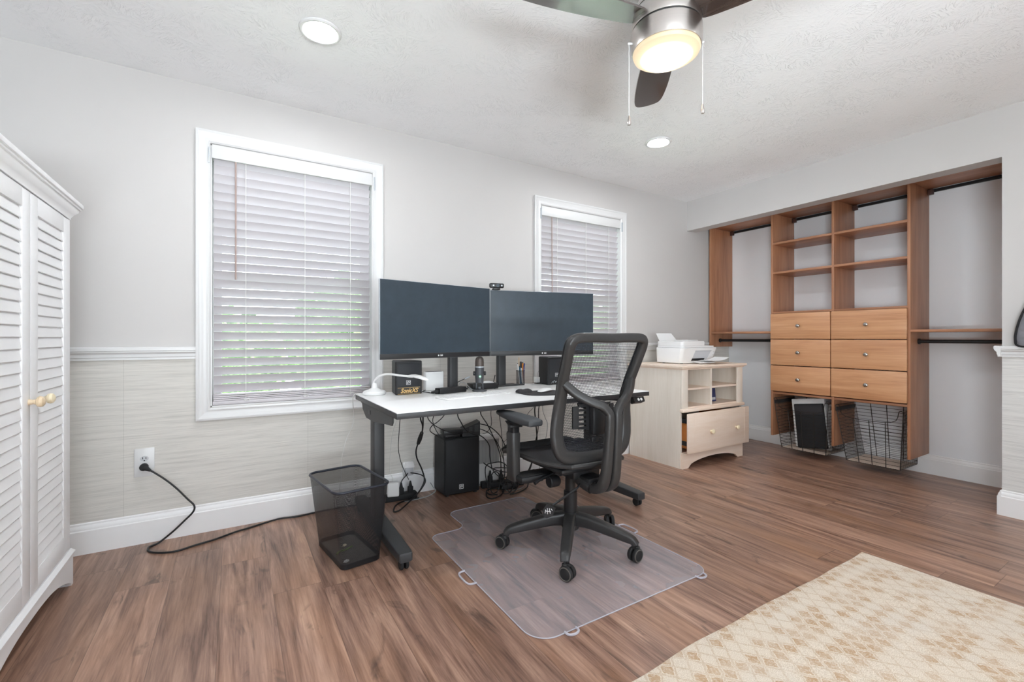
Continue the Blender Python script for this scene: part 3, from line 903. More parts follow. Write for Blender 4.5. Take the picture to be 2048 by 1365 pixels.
# ------------------------------------------------------------------ cream cabinet
def cabinet():
    t = thing('printer_cabinet', 'cream wooden cabinet with four cubbies and an ajar drawer under the printer', 'cabinet', (3.477, 2.68, 0))
    x0, x1, yf, yb = 3.066, 3.894, 2.400, 2.955
    CZ, CX = MT['cream'], MT['cream_x']; zt = .800
    mb = MB()
    mb.box(x0, x0 + .018, yf + .0062, yb, 0, zt); mb.box(x1 - .018, x1, yf + .0062, yb, 0, zt)
    mb.box(x0 + .018, x1 - .018, yb - .008, yb, .05, zt)
    mb.box(x0, x0 + .075, yf - .012, yf + .006, .478, zt, .002); mb.box(x1 - .075, x1, yf - .012, yf + .006, .478, zt, .002)
    mb.build('carcass', CZ, t, world=True)
    TP = [(-.004, .800), (.008, .800), (.010, .806), (.022, .812), (.025, .818), (.025, .828), (.022, .832), (-.004, .832)]
    mb = MB(); mb.loft([[(x0 - p, yb, z) for p, z in TP], [(x0 - p, yf - .012 - p, z) for p, z in TP], [(x1 + p, yf - .012 - p, z) for p, z in TP], [(x1 + p, yb, z) for p, z in TP]])
    mb.box(x0, x1, yf - .01, yb, .80, .832)
    mb.build('cabinet_top', CX, t, world=True)
    xm = 3.452
    mb = MB(); mb.box(xm - .011, xm + .011, yf - .004, yb - .01, .49, .80); mb.build('divider', CZ, t, world=True)
    for (a, b, z) in ((x0 + .018, xm - .011, .630), (xm + .011, x1 - .018, .632)):
        MB().box(a, b, yf + .002, yb - .01, z, z + .016, .001).build('cubby_shelf', CX, t, world=True)
    MB().box(x0 + .018, x1 - .018, yf, yb - .01, .478, .494).build('cubby_floor', CX, t, world=True)
    mb = MB(); mb.box(x0 - .006, x1 + .006, yf - .030, yf + .01, .456, .484, .007); mb.build('ledge', CX, t, world=True)
    # drawer stands a little open
    yd = yf - .045
    mb = MB(); mb.box(x0 + .012, x1 + .012, yd - .020, yd, .132, .450, .004)
    mb.box(x0 + .08, x0 + .0815, yd - .0212, yd - .0198, .135, .447); mb.box(x1 - .058, x1 - .0565, yd - .0212, yd - .0198, .135, .447)
    d = mb.build('drawer', CX, t, world=True)
    mb = MB(); mb.box(x0 + .036, x0 + .048, yd, yf + .40, .17, .40); mb.box(x1 - .048, x1 - .036, yd, yf + .40, .17, .40); mb.box(x0 + .036, x1 - .036, yd, yf + .40, .165, .172)
    mb.build('drawer_box', MT['orange_wood'], d, world=True)
    mb = MB()
    for z in (.19, .37): mb.box(x0 + .019, x0 + .034, yd + .002, yf + .35, z, z + .035, .002)
    mb.build('drawer_slide', MT['black'], d, world=True)
    for kx in (3.362, 3.712):
        mb = MB(); mb.lathe([(.001, 0), (.011, 0), (.008, -.005), (.008, -.010), (.017, -.016), (.020, -.022), (.017, -.029), (.008, -.033), (.001, -.034)], 20, (kx, yd - .02, .287), 'y')
        mb.build('drawer_knob', MT['knob_cream'], d, world=True)
    # arched base
    ar = [(x0 + .004, 0), (x0 + .004, .122), (x1, .122), (x1, 0), (x1 - .075, 0)]
    for k in range(21):
        a = k / 20.0; s = 1 - 2 * a; xm2 = (x0 + x1) / 2; hw = (x1 - x0) / 2 - .08
        ar.append((xm2 + hw * s, .004 + .062 * math.sqrt(max(0, 1 - abs(s) ** 1.9))))
    ar.append((x0 + .075, 0))
    mb = MB(); mb.prism(ar, 'y', yf - .012, yf + .006); mb.build('arched_base', CX, t, world=True)
    mb = MB(); mb.box(x0 + .018, x1 - .018, yf + .01, yb - .01, .118, .128); mb.build('bottom_panel', CX, t, world=True)
    return t
cabinet()
t = thing('booklet', 'dark blue booklet standing in the lower right cubby of the cream cabinet', 'booklet', (3.565, 2.50, .4965))
M_ = Matrix.Rotation(R(-6), 4, 'X')
MB().box(-.035, .10, -.006, .006, .0, .115, .001, M=M_).build('cover', plain('navy_cover', srgb(46, 56, 104), .4, .05, 20), t)
mb = MB(); mb.box(.0, .09, -.0072, -.0064, .012, .035, M=M_); mb.build('cover_panel', MT['printer_grey'], t)

# ------------------------------------------------------------------ printer
def printer():
    t = thing('printer', 'white multifunction printer on the cream cabinet', 'printer', (3.50, 2.70, .832))
    x0, x1, yf, yb, z = 3.262, 3.752, 2.540, 2.835, .838
    mb = MB()
    # body: narrower at the foot, leaning front, rounded corners
    rings = []
    for (zz, xa, xb_, ya) in ((z, x0 + .012, x1 - .052, yf + .022), (z + .006, x0 + .007, x1 - .046, yf + .020), (z + .128, x0, x1, yf - .004), (z + .134, x0 + .003, x1 - .003, yf)):
        rings.append([(p[0], p[1], zz) for p in rrect(xb_ - xa, yb - ya, .032, 6, (xa + xb_) / 2, (ya + yb) / 2)])
    mb.loft(rings)
    body = mb.build('body', MT['printer'], t, world=True)
    mb = MB(); mb.loft([[(p[0], p[1], zz) for p in rrect(.455, .285, .035, 6, 3.505, 2.692)] for zz in (z + .136, z + .150)])
    mb.build('scanner_lid', MT['printer'], t, world=True)
    mb = MB(); mb.loft([[(p[0], p[1], zz) for p in rrect(w, .280, .03, 6, cx, 2.692)] for (zz, w, cx) in ((z + .151, .325, 3.440), (z + .185, .322, 3.440), (z + .192, .30, 3.440))])
    mb.build('feeder_cover', MT['printer'], t, world=True)
    mb = MB(); mb.box(3.60, 3.655, 2.60, 2.80, z + .172, z + .178, .002); mb.box(3.46, 3.60, 2.63, 2.78, z + .193, z + .202, .003)
    mb.build('feeder_exit', MT['printer'], t, world=True)
    # raised paper support at the left back
    M_ = Matrix.Translation((3.345, 2.80, z + .185)) @ Matrix.Rotation(R(-24), 4, 'X') @ Matrix.Rotation(R(0), 4, 'Z')
    mb = MB(); mb.prism([(-.055, 0), (-.07, .085), (.135, .085), (.185, 0)], 'y', -.002, .002, M=M_)
    mb.build('paper_support', MT['printer'], t, world=True)
    # front recess with the paper path, lying in the slanted front
    def fy_(zz): return yf + .020 - (zz - z - .006) * (.024 / .122)
    def slab(pts, e, name, mat):
        mb = MB(); n = len(pts)
        mb.add([(px, fy_(pz) - e, pz) for px, pz in pts] + [(px, fy_(pz) + .004, pz) for px, pz in pts], [tuple(range(n))] + [tuple(range(n, 2 * n))] + [(i, (i + 1) % n, n + (i + 1) % n, n + i) for i in range(n)])
        mb.build(name, MT[mat], t, world=True, ang=20)
    slab([(3.405, z + .026), (3.440, z + .104), (3.655, z + .104), (3.610, z + .026)], .0015, 'front_recess', 'printer_grey')
    slab([(3.402, z + .020), (3.411, z + .040), (3.580, z + .040), (3.570, z + .020)], .0030, 'paper_slot', 'black')
    slab([(3.438, z + .1035), (3.440, z + .107), (3.665, z + .107), (3.663, z + .1035)], .0028, 'cover_gap', 'cable_grey')
    mb = MB(); mb.loft([[(3.41, yf, z + .012), (3.62, yf, z + .012), (3.62, yf, z + .018), (3.41, yf, z + .018)], [(3.40, yf - .07, z + .002), (3.62, yf - .07, z + .002), (3.62, yf - .07, z + .008), (3.40, yf - .07, z + .008)]])
    mb.build('output_tray', MT['printer'], t, world=True)
    for i, (fx, fz) in enumerate(((3.70, .10), (3.700, .085), (3.692, .07))):
        mb = MB(); mb.cyl(.004, yf + .021 - fz * .19 - .004, yf + .03 - fz * .19, (fx, 0, z + fz), 'y', 10); mb.build('button', MT['printer_grey'], t, world=True)
    for (fx, fy) in ((3.33, 2.60), (3.68, 2.60), (3.33, 2.79), (3.68, 2.79)):
        MB().cyl(.012, .8322, .8385, (fx, fy, 0), 'z', 10).build('rubber_foot', MT['rubber'], t, world=True)
    return t
printer()
t = thing('paper_sheet', 'loose white paper sheet sticking out of the printer tray', 'paper', (3.585, 2.474, .8585))
mb = MB()
rings = []
for k in range(7):
    a = k / 6.0
    x = -.12 + .24 * a; zz = .0045 + .030 * max(0, a - .45) ** 1.5 * 2
    rings.append([(x, -.10 + .02 * a, zz), (x, .045 + .02 * a, zz), (x, .045 + .02 * a, zz + .0008), (x, -.10 + .02 * a, zz + .0008)])
mb.loft(rings); mb.build('sheet', MT['paper'], t)

# ------------------------------------------------------------------ outlet and plugged cord
t = thing('wall_outlet', 'white duplex outlet plate on the beige wallpaper at the left', 'outlet', (-.395, YB, .415))
MB().box(-.0415, .0415, -.006, -.0003, -.073, .073, .0025).build('face_plate', MT['trim'], t)
mb = MB()
for zz in (.020,):
    mb.lathe([(.0165, -.0062), (.0165, -.0085), (.001, -.0086)], 24, (0, 0, zz), 'y', ell=(1.08, .82))
rc = mb.build('receptacle', MT['printer_grey'], t)
mb = MB(); mb.box(-.008, -.005, -.0092, -.0084, .018, .028); mb.box(.005, .008, -.0092, -.0084, .018, .027); mb.cyl(.003, -.0092, -.0084, (0, 0, .010), 'y', 10)
mb.build('slot', MT['rubber'], rc)
mb = MB(); mb.lathe([(.0165, -.0062), (.0165, -.0078), (.001, -.0079)], 24, (0, 0, -.020), 'y', ell=(1.08, .82)); mb.build('receptacle', MT['trim'], t)
mb = MB(); mb.cyl(.003, -.0072, -.0058, (0, 0, 0), 'y', 10); mb.build('screw', MT['trim'], t)

def cable(name, label, pts, r, mat, group=None, n=6, cat='cable', world_loc=None, zmin=None):
    P = [Vector(p) for p in pts]
    for p in P:
        if p.y > 2.968: p.y = 2.968
        if p.z < r + .0005: p.z = r + .0005
    S = smooth_path(P, n)
    for p in S:
        if p.z < r + .0005: p.z = r + .0005
    mb = MB(); mb.tube(S, r, 7)
    o = mb.build(name, MT[mat], None, ang=60, loc=tuple(P[-1]))
    tag(o, label, cat, group)
    return o
fc = thing('extension_cable', 'long black extension cable running from the left outlet along the floor', 'cable', (-.395, 2.975, .39))
mb = MB(); mb.tube(smooth_path([Vector(p) for p in [(-.368, 2.953, .378), (-.357, 2.95, .371), (-.305, 2.945, .324), (-.258, 2.94, .272), (-.209, 2.935, .207), (-.181, 2.93, .170), (-.185, 2.93, .137), (-.222, 2.93, .098), (-.275, 2.93, .048), (-.331, 2.925, .008), (-.366, 2.895, .0055), (-.353, 2.833, .0055), (-.299, 2.788, .0055), (-.239, 2.775, .0055), (-.169, 2.803, .0055), (-.085, 2.831, .0055), (.004, 2.88, .0055), (.075, 2.905, .0055), (.151, 2.935, .0055), (.229, 2.95, .008), (.318, 2.94, .0055), (.405, 2.950, .0055), (.513, 2.955, .0055), (.60, 2.95, .0055), (.700, 2.935, .0055)]], 6), .0047, 8)
mb.build('cable', MT['cable_black'], fc, world=True, ang=60)
mb = MB(); mb.lathe([(.001, -.034), (.014, -.033), (.0185, -.028), (.0185, -.012), (.015, -.0095), (.001, -.0095)], 20, (-.395, YB, .394), 'y')
mb.tube([(-.392, 2.966, .392), (-.378, 2.960, .384), (-.366, 2.953, .377)], [.014, .010, .006], 12)
mb.build('plug', MT['rubber'], fc, world=True)

# ------------------------------------------------------------------ ceiling lights
def downlight(x, y, label):
    t = thing('ceiling_light', label, 'ceiling light', (x, y, H), 0, 'recessed ceiling lights')
    mb = MB(); mb.lathe([(.068, -.006), (.070, -.008), (.076, -.0105), (.084, -.010), (.0885, -.006), (.0895, -.0005), (.068, -.0005)], 40); mb.build('trim_ring', MT['trim'], t)
    mb = MB(); mb.lathe([(.0685, -.0030), (.0685, -.0062), (.05, -.0072), (.001, -.0076)], 40); mb.build('light_lens', MT['lens'], t)
    return t
downlight(.331, 2.187, 'recessed ceiling light above the left window')
downlight(2.549, 2.185, 'recessed ceiling light beyond the fan near the closet')
downlight(.331, -.45, 'unseen recessed ceiling light added behind the camera on the left')  # two unseen downlights added for extra light in the room
downlight(2.549, -.45, 'unseen recessed ceiling light added behind the camera on the right')

# ------------------------------------------------------------------ ceiling fan
def fan():
    cx, cy = 1.385, 1.15
    t = thing('ceiling_fan', 'brushed nickel ceiling fan with dark blades and a lit light', 'ceiling fan', (cx, cy, H))
    mb = MB(); mb.lathe([(.001, -.0005), (.088, -.0005), (.092, -.01), (.090, -.06), (.094, -.09), (.108, -.125), (.112, -.140), (.112, -.147), (.001, -.147)], 48)
    mb.build('canopy', MT['nickel'], t)
    mb = MB(); mb.cyl(.106, -.155, -.146, n=48); mb.build('dark_ring', MT['dark_grey'], t)
    mb = MB(); mb.lathe([(.001, -.155), (.112, -.155), (.118, -.158), (.1235, -.175), (.1255, -.212), (.1235, -.220), (.001, -.220)], 48); mb.build('motor_housing', MT['nickel'], t)
    mb = MB(); mb.cyl(.117, -.226, -.219, n=48); mb.build('dark_ring', MT['dark_grey'], t)
    mb = MB(); mb.lathe([(.001, -.226), (.1235, -.226), (.1275, -.230), (.1285, -.262), (.1265, -.290), (.1235, -.302), (.119, -.303), (.001, -.300)], 48); mb.build('light_housing', MT['nickel'], t)
    mb = MB(); mb.lathe([(.120, -.300), (.122, -.306), (.118, -.316), (.100, -.326), (.07, -.332), (.03, -.335), (.001, -.3355)], 48); mb.build('light_lens', MT['fan_lens'], t)
    # blades: outline in (radial, chord), pitched about the radial axis
    def outline():
        up = [(.105, .030), (.125, .052), (.20, .064), (.30, .072), (.42, .076), (.53, .074), (.588, .062), (.608, .034)]
        dn = [(.612, .0), (.608, -.034), (.590, -.056), (.53, -.068), (.42, -.074), (.30, -.072), (.20, -.064), (.125, -.052), (.105, -.030)]
        return [tuple(p) for p in smooth_path([Vector((a, b, 0)) for a, b in up + dn], 3)]
    OL = [(p[0], p[1]) for p in outline()]
    for ang in (166, 48, 286):
        M_ = Matrix.Rotation(R(ang), 4, 'Z') @ Matrix.Translation((0, 0, -.196)) @ Matrix.Rotation(R(-11), 4, 'X')
        mb = MB(); mb.prism(OL, 'z', -.0035, .0035)
        b = mb.build('blade', MT['espresso'], t)
        b.matrix_local = M_
        WM[b.name] = WM[t.name] @ M_
    for (px, py, z0, z1) in ((1.265 - cx, 1.222 - cy, -.276, -.545), (1.503 - cx, 1.079 - cy, -.268, -.500)):
        v = Vector((px, py, 0)); u = v.normalized()
        mb = MB(); mb.tube([u * .126 + Vector((0, 0, z0)), u * (v.length + .004) + Vector((0, 0, z0))], .0045, 8)
        mb.tube([v + Vector((0, 0, z0)), v + Vector((0, 0, z1))], .0011, 5)
        k = int((z0 - z1) / .006)
        for i in range(k): mb.lathe([(.0004, -.0016), (.0017, 0), (.0004, .0016)], 6, (px, py, z0 - .006 * (i + .5)))
        c = mb.build('pull_chain', MT['trim'], t)
        mb = MB(); mb.lathe([(.0015, z1), (.003, z1 - .004), (.0062, z1 - .020), (.0078, z1 - .026), (.006, z1 - .036), (.001, z1 - .0365)], 14, (px, py, 0))
        mb.build('chain_fob', MT['nickel'], c)
    return t
fan()

# ------------------------------------------------------------------ rug
def rug():
    x0, x1, y0, y1 = .15, 2.634, -.55, 1.0
    nx, ny = 90, 56
    top = []; rnd = random.Random(3)
    def edge_y(x):   # the long edge is a little wavy
        return y1 + .006 * math.sin(x * 5) + .010 * math.exp(-((x - 2.05) / .10) ** 2) - .004 * math.sin(x * 13)
    v = []; f = []
    for j in range(ny + 1):
        for i in range(nx + 1):
            x = x0 + (x1 - x0) * i / nx; y = y0 + (edge_y(x) - y0) * j / ny
            z = .0095 + .0012 * math.sin(x * 9 + y * 4) * math.sin(y * 7)
            e = min(i, nx - i, j, ny - j)
            if e == 0: z = .005
            v.append((x, y, z))
    for j in range(ny):
        for i in range(nx):
            a = j * (nx + 1) + i; f.append((a, a + 1, a + nx + 2, a + nx + 1))
    # skirt and underside
    border = [i for i in range(nx + 1)] + [(j + 1) * (nx + 1) - 1 for j in range(1, ny + 1)] + [ny * (nx + 1) + i for i in range(nx - 1, -1, -1)] + [j * (nx + 1) for j in range(ny - 1, 0, -1)]
    b = len(v)
    for i in border: v.append((v[i][0], v[i][1], .0004))
    n = len(border)
    for k in range(n): f.append((border[k], border[(k + 1) % n], b + (k + 1) % n, b + k))
    f.append(tuple(range(b, b + n)))
    mb = MB(); mb.add(v, f)
    o = mb.build('area_rug', MT['rug'], None, ang=60, loc=(1.39, .22, 0))
    tag(o, 'beige area rug with a worn diamond pattern on the wood floor', 'rug')
rug()

# ------------------------------------------------------------------ standing desk
DZ = .725
def desk():
    x0, x1, y0, y1 = .613, 2.221, 1.975, 2.770
    t = thing('standing_desk', 'white topped height adjustable desk with dark grey legs', 'desk', (1.417, 2.37, 0))
    mb = MB(); mb.box(x0 + .0015, x1 - .0015, y0 + .0015, y1 - .0015, DZ - .004, DZ, .0008)
    mb.build('desktop', MT['white_laminate'], t, world=True)
    mb = MB(); mb.box(x0, x1, y0, y1, DZ - .029, DZ - .0035, .001); mb.build('desktop_edge', MT['desk_edge'], t, world=True)
    zb = DZ - .0295
    mb = MB()
    mb.box(.70, 2.15, 2.385, 2.425, zb - .045, zb, .003); mb.box(.70, 2.15, 2.20, 2.235, zb - .028, zb, .003)
    mb.build('frame_rail', MT['dark_grey'], t, world=True)
    for (xc, s) in ((.6615, 1), (2.1725, -1)):
        xo = xc - s * .0385
        # side bracket plate under the top: shaped in the y-z plane
        pl = [(2.70, zb), (2.655, zb - .012), (2.640, zb - .040), (2.56, zb - .078), (2.40, zb - .078), (2.14, zb - .050), (2.085, zb - .046), (2.070, zb - .028), (2.070, zb)]
        mb = MB(); mb.prism(pl, 'x', min(xo, xo + s * .006), max(xo, xo + s * .006))
        mb.box(min(xo, xo + s * .075), max(xo, xo + s * .075), 2.08, 2.66, zb - .006, zb - .0005)
        mb.build('side_bracket', MT['dark_grey'], t, world=True)
        mb = MB(); mb.box(xo - .002 if s > 0 else xo + .0005, xo - .0005 if s > 0 else xo + .002, 2.46, 2.50, zb - .048, zb - .026, .0004); mb.build('adjuster', MT['black'], t, world=True)
        mb = MB(); mb.box(xc - .027, xc + .027, 2.432, 2.515, .088, zb - .04, .004)
        mb.prism([(2.432, zb - .075), (2.38, zb - .045), (2.432, zb - .045)], 'x', xc - .020, xc + .020)
        mb.build('leg', MT['dark_grey'], t, world=True)
        # foot beam: tapered, rounded ends
        rings = []
        for (yy, w, zt) in ((1.990, .050, .080), (1.994, .060, .086), (2.02, .066, .088), (2.25, .074, .094), (2.47, .080, .098), (2.68, .072, .094), (2.86, .064, .088), (2.885, .054, .082)):
            rings.append([(xc + p[0], yy, p[1] + (zt + .046) / 2) for p in rrect(w, zt - .046, .006, 3)])
        mb = MB(); mb.loft(rings); mb.build('foot', MT['dark_grey'], t, world=True)
        for yy in (2.035, 2.845):
            mb = MB(); mb.cyl(.006, .025, .047, (xc, yy, 0), 'z', 10); mb.box(xc - .012, xc + .012, yy - .014, yy + .012, .030, .046, .003)
            c = mb.build('caster', MT['black'], t, world=True)
            for dx in (-.012, .012):
                mb = MB(); mb.cyl(.0242, xc + dx - .0075, xc + dx + .0075, (0, yy - .006, .0246), 'x', 20, b=.003); mb.build('wheel', MT['rubber'], c, world=True)
    M_ = Matrix.Translation((2.135, 1.990, zb - .004)) @ Matrix.Rotation(R(-24), 4, 'X')
    mb = MB(); mb.prism([(-.045, 0), (.045, 0), (.045, -.028), (.040, -.034), (-.040, -.034), (-.045, -.028)], 'y', -.006, .030, M=M_)
    k = mb.build('keypad', MT['black'], t, world=True)
    for dx in (-.006, .018):
        mb = MB(); mb.lathe([(.0088, -.0062), (.0088, -.0075), (.0052, -.0075), (.0052, -.0062)], 16, (dx, 0, -.017), 'y', M=M_)
        mb.build('keypad_button', MT['logo_white'], k, world=True)
    return t
desk()

# ------------------------------------------------------------------ monitors and stand
def monitor(c, rz, label, zb, h):
    t = thing('monitor', label, 'monitor', (c[0], c[1], zb), rz, 'monitors on the desk')
    W = .734
    mb = MB(); mb.box(-W / 2, W / 2, .0006, .016, 0, h, .0025); mb.build('bezel', MT['silver'], t)
    mb = MB(); mb.box(-W / 2 + .0015, W / 2 - .0015, -.0012, .0012, .030, h - .002); mb.build('screen', MT['screen'], t)
    mb = MB(); mb.box(-W / 2 + .0008, W / 2 - .0008, -.0025, .002, .0005, .0295, .0012); mb.build('chin', MT['black'], t)
    mb = MB(); mb.loft([[(p[0], y, p[1] + h / 2) for p in rrect(w, hh, .03, 4)] for (y, w, hh) in ((.015, W - .05, h - .05), (.040, .46, .28), (.055, .30, .20))])
    mb.build('back_cover', MT['black'], t)
    # small maker's mark: ring and two letters
    M_ = Matrix.Translation((.004, -.0027, .0145)) @ Matrix.Rotation(R(90), 4, 'X')
    text_part('LG', .013, M_ @ Matrix.Translation((.006, 0, 0)), MT['logo_white'], t, 'logo', .0002, bold=.0004)
    mb = MB(); mb.lathe([(.0046, -.0029), (.0046, -.0024), (.001, -.0024), (.001, -.0029)], 16, (-.010, 0, .0145), 'y'); mb.build('logo_ring', MT['logo_white'], t)
    return t
monitor((1.0075, 2.435), R(10.2), 'left monitor with a black screen on the white desk', .944, .425)
monitor((1.746, 2.447), R(-13.1), 'right monitor with a black screen partly hidden by the chair', .944, .420)
def arm_stand(xc, yc, to, label, base):
    t = thing('monitor_stand', label, 'monitor stand', (xc, yc, DZ), 0, 'monitor stands on the desk')
    mb = MB(); mb.prism(base, 'z', DZ + .0005, DZ + .010); mb.build('base_plate', MT['dark_grey'], t, world=True)
    mb = MB(); mb.loft([[(xc + p[0], yc + p[1], z) for p in rrect(.062, .044, .012, 4)] for z in (DZ + .010, 1.20)]); mb.build('column', MT['dark_grey'], t, world=True)
    mb = MB(); mb.sweep([(xc, yc - .010, 1.16), (xc + (to[0] - xc) * .5, yc - .03, 1.16), (to[0], to[1], 1.16)], rrect(.045, .05, .01, 3)); mb.build('arm', MT['dark_grey'], t, world=True)
arm_stand(1.205, 2.700, (1.035, 2.545), 'dark monitor stand column behind the black power adapter', [(1.155, 2.65), (1.29, 2.65), (1.29, 2.755), (1.155, 2.755)])
arm_stand(1.575, 2.715, (1.745, 2.560), 'dark monitor stand with a flat base beside the pen cup', [(1.505, 2.66), (1.745, 2.678), (1.745, 2.698), (1.70, 2.712), (1.70, 2.765), (1.505, 2.765)])
# webcam on the corner of the right monitor
t = thing('webcam', 'black webcam clipped on top of the right monitor corner', 'webcam', (1.425, 2.513, 1.3648), R(-13.1))
mb = MB(); mb.box(-.047, .047, -.016, .012, .012, .041, .007); mb.build('body', MT['black'], t)
mb = MB(); mb.lathe([(.010, -.0155), (.012, -.0185), (.009, -.019), (.001, -.0175)], 20, (.004, 0, .0265), 'y'); mb.build('lens', MT['screen'], t)
for dx in (-.024, .030):
    mb = MB(); mb.box(dx - .005, dx + .005, -.0168, -.0155, .022, .031); mb.build('side_panel', MT['silver'], t)
mb = MB(); mb.box(-.022, .022, -.013, .006, .0, .013, .002); mb.box(-.02, .02, .032, .037, -.02, .010, .002); mb.box(-.02, .02, .0, .037, .004, .012, .002); mb.build('clip', MT['black'], t)

# ------------------------------------------------------------------ speakers
def ev_logo(parent, M_, s):
    mb = MB()
    a = s / 2; w = s * .08
    for (x0, x1, z0, z1) in ((-a, a, a - w, a), (-a, a, -a, -a + w), (-a, -a + w, -a, a), (a - w, a, -a, a)): mb.box(x0, x1, z0, z1, -.0004, .0004, M=M_)
    mb.build('logo_frame', MT['logo_white'], parent, world=True)
    inv = WM[parent.name].inverted()
    text_part('EV', s * .72, inv @ M_, MT['logo_white'], parent, 'logo', .0004, .25, s * .012, .82)
def desk_speaker(xc, label, script):
    t = thing('desk_speaker', label, 'speaker', (xc, 2.66, DZ), 0, 'small black speakers on the desk')
    hw = .081; yf = 2.592; yb = 2.735; z0, z1 = DZ + .0008, DZ + .198
    ring = lambda z, k=0: [(xc - hw + k, yf + .006, z), (xc - hw + .006 + k, yf + k, z), (xc + hw - .006 - k, yf + k, z), (xc + hw - k, yf + .006, z), (xc + hw - .022 - k, yb - k, z), (xc - hw + .022 + k, yb - k, z)]
    mb = MB(); mb.loft([ring(z0, .004), ring(z0 + .005), ring(z1 - .005), ring(z1, .004)]); mb.build('cabinet', MT['spk_cab'], t, world=True)
    mb = MB(); mb.box(xc - .066, xc + .066, yf - .0015, yf + .002, DZ + .046, z1 - .016, .001); mb.build('grille', plain('speaker_grille', srgb(38, 40, 44), .6, .2, 700, bmp=.3, bs=900), t, world=True)
    ev_logo(t, Matrix.Translation((xc - .004, yf - .0021, DZ + .071)) @ Matrix.Rotation(R(90), 4, 'X'), .026)
    if script:
        mb = MB(); mb.box(xc - .068, xc + .068, yf - .001, yf + .001, DZ + .004, DZ + .042); mb.build('name_plate', plain('plate_brown', srgb(44, 40, 38), .5, .05), t, world=True)
        mb = MB()
        for (a, b, c, d) in ((-.068, .068, .0405, .042), (-.068, .068, .004, .0055)): mb.box(xc + a, xc + b, yf - .0016, yf - .0005, DZ + c, DZ + d)
        mb.build('plate_border', MT['logo_gold'], t, world=True)
        inv = WM[t.name].inverted()
        text_part('SonicXS', .036, inv @ Matrix.Translation((xc, yf - .0015, DZ + .0225)) @ Matrix.Rotation(R(90), 4, 'X'), MT['logo_gold'], t, 'lettering', .0005, .35, .0008, .86)
    else:
        for i, (dx, dz) in enumerate(((-.05, .012), (-.035, .020), (-.02, .014))):
            mb = MB(); mb.tube(smooth_path([(xc + dx, yf - .003, DZ + dz), (xc + dx + .01, yf - .004, DZ + dz + .012), (xc + dx + .016, yf - .004, DZ + dz)], 4), .0016, 5); mb.build('decal', MT['silver'], t, world=True)
    return t
desk_speaker(.878, 'small black speaker with gold lettering below the left monitor', True)
desk_speaker(1.966, 'small black speaker half hidden by the chair back', False)

# ------------------------------------------------------------------ things on the desk
def at(name, label, cat, x, y, z=DZ, rz=0.0, group=None): return thing(name, label, cat, (x, y, z), rz, group)
t = at('desk_lamp', 'white gooseneck desk lamp bending over the left speaker', 'lamp', .705, 2.700)
mb = MB(); mb.lathe([(.001, .0006), (.062, .0006), (.066, .004), (.066, .014), (.060, .022), (.035, .030), (.018, .040), (.015, .062), (.013, .068), (.001, .068)], 40); mb.build('base', MT['white_plastic'], t)
mb = MB(); g = smooth_path([(-.004, .004, .060), (.000, .000, .080), (.018, -.024, .106), (.044, -.058, .120), (.072, -.094, .122), (.104, -.138, .118), (.142, -.190, .114), (.160, -.210, .113)], 6); mb.tube(g, .0062, 10); mb.build('gooseneck', MT['white_plastic'], t)
mb = MB()
hd = [Vector((.144, -.190, .116)), Vector((.156, -.206, .118)), Vector((.170, -.222, .1175)), Vector((.190, -.246, .112)), Vector((.210, -.270, .103)), Vector((.219, -.281, .098)), Vector((.2225, -.285, .096))]
mb.sweep(hd, rrect(2, 2, .95, 6), scale=[(.006, .006), (.012, .0085), (.020, .0100), (.023, .0100), (.018, .0085), (.010, .006), (.002, .002)]); mb.build('lamp_head', MT['white_plastic'], t)
mb = MB(); mb.box(.025, .033, -.03, -.022, .0265, .0285); mb.build('switch', MT['silver'], t)

t = at('router', 'white cube shaped device behind the power adapter on the desk', 'router', 1.088, 2.712)
mb = MB(); mb.box(-.061, .061, 0, .05, .0006, .118, .007, seg=3); mb.build('body', MT['white_plastic'], t)
mb = MB(); mb.box(-.05, .05, .006, .045, .117, .1195, .001); mb.build('top_vent', MT['dark_grey'], t)

t = at('power_adapter', 'long black power adapter lying on the white desk', 'power adapter', 1.125, 2.545, DZ, R(11))
mb = MB(); mb.box(-.098, .098, -.028, .028, .0006, .034, .005); mb.build('body', MT['black'], t)
mb = MB(); mb.lathe([(.013, -.097), (.013, -.112), (.009, -.118), (.006, -.14), (.003, -.142)], 12, (0, -.004, .014), 'x'); mb.build('plug', MT['rubber'], t)

t = at('keyboard', 'slim white keyboard at the front of the desk', 'keyboard', 1.172, 2.325, DZ, R(9.5))
mb = MB(); mb.box(-.222, .222, -.062, .062, .0006, .009, .003); mb.build('case', MT['white_plastic'], t)
mb = MB(); kw = .0190
kb_ = plain('keycap_white', srgb(222, 222, 222), .5, .01)
for r_ in range(5):
    n = 21
    for k in range(n):
        x = -.207 + k * .0197; y = -.046 + r_ * .0200
        if k in (14, 18) : continue
        if r_ == 0 and 3 < k < 9:
            if k == 4: mb.box(x, x + .0197 * 5 - .003, y, y + .0165, .009, .0115, .0008, seg=1)
            continue
        mb.box(x, x + .0167, y, y + .0165, .009, .0115, .0008, seg=1)
mb.build('key_field', kb_, t)
mb = MB(); mb.box(.076, .094, .020, .036, .0093, .0099); mb.box(.100, .118, .016, .032, .0093, .0099); mb.build('indicator', plain('tan_indicator', srgb(150, 140, 120), .5, .03), t)

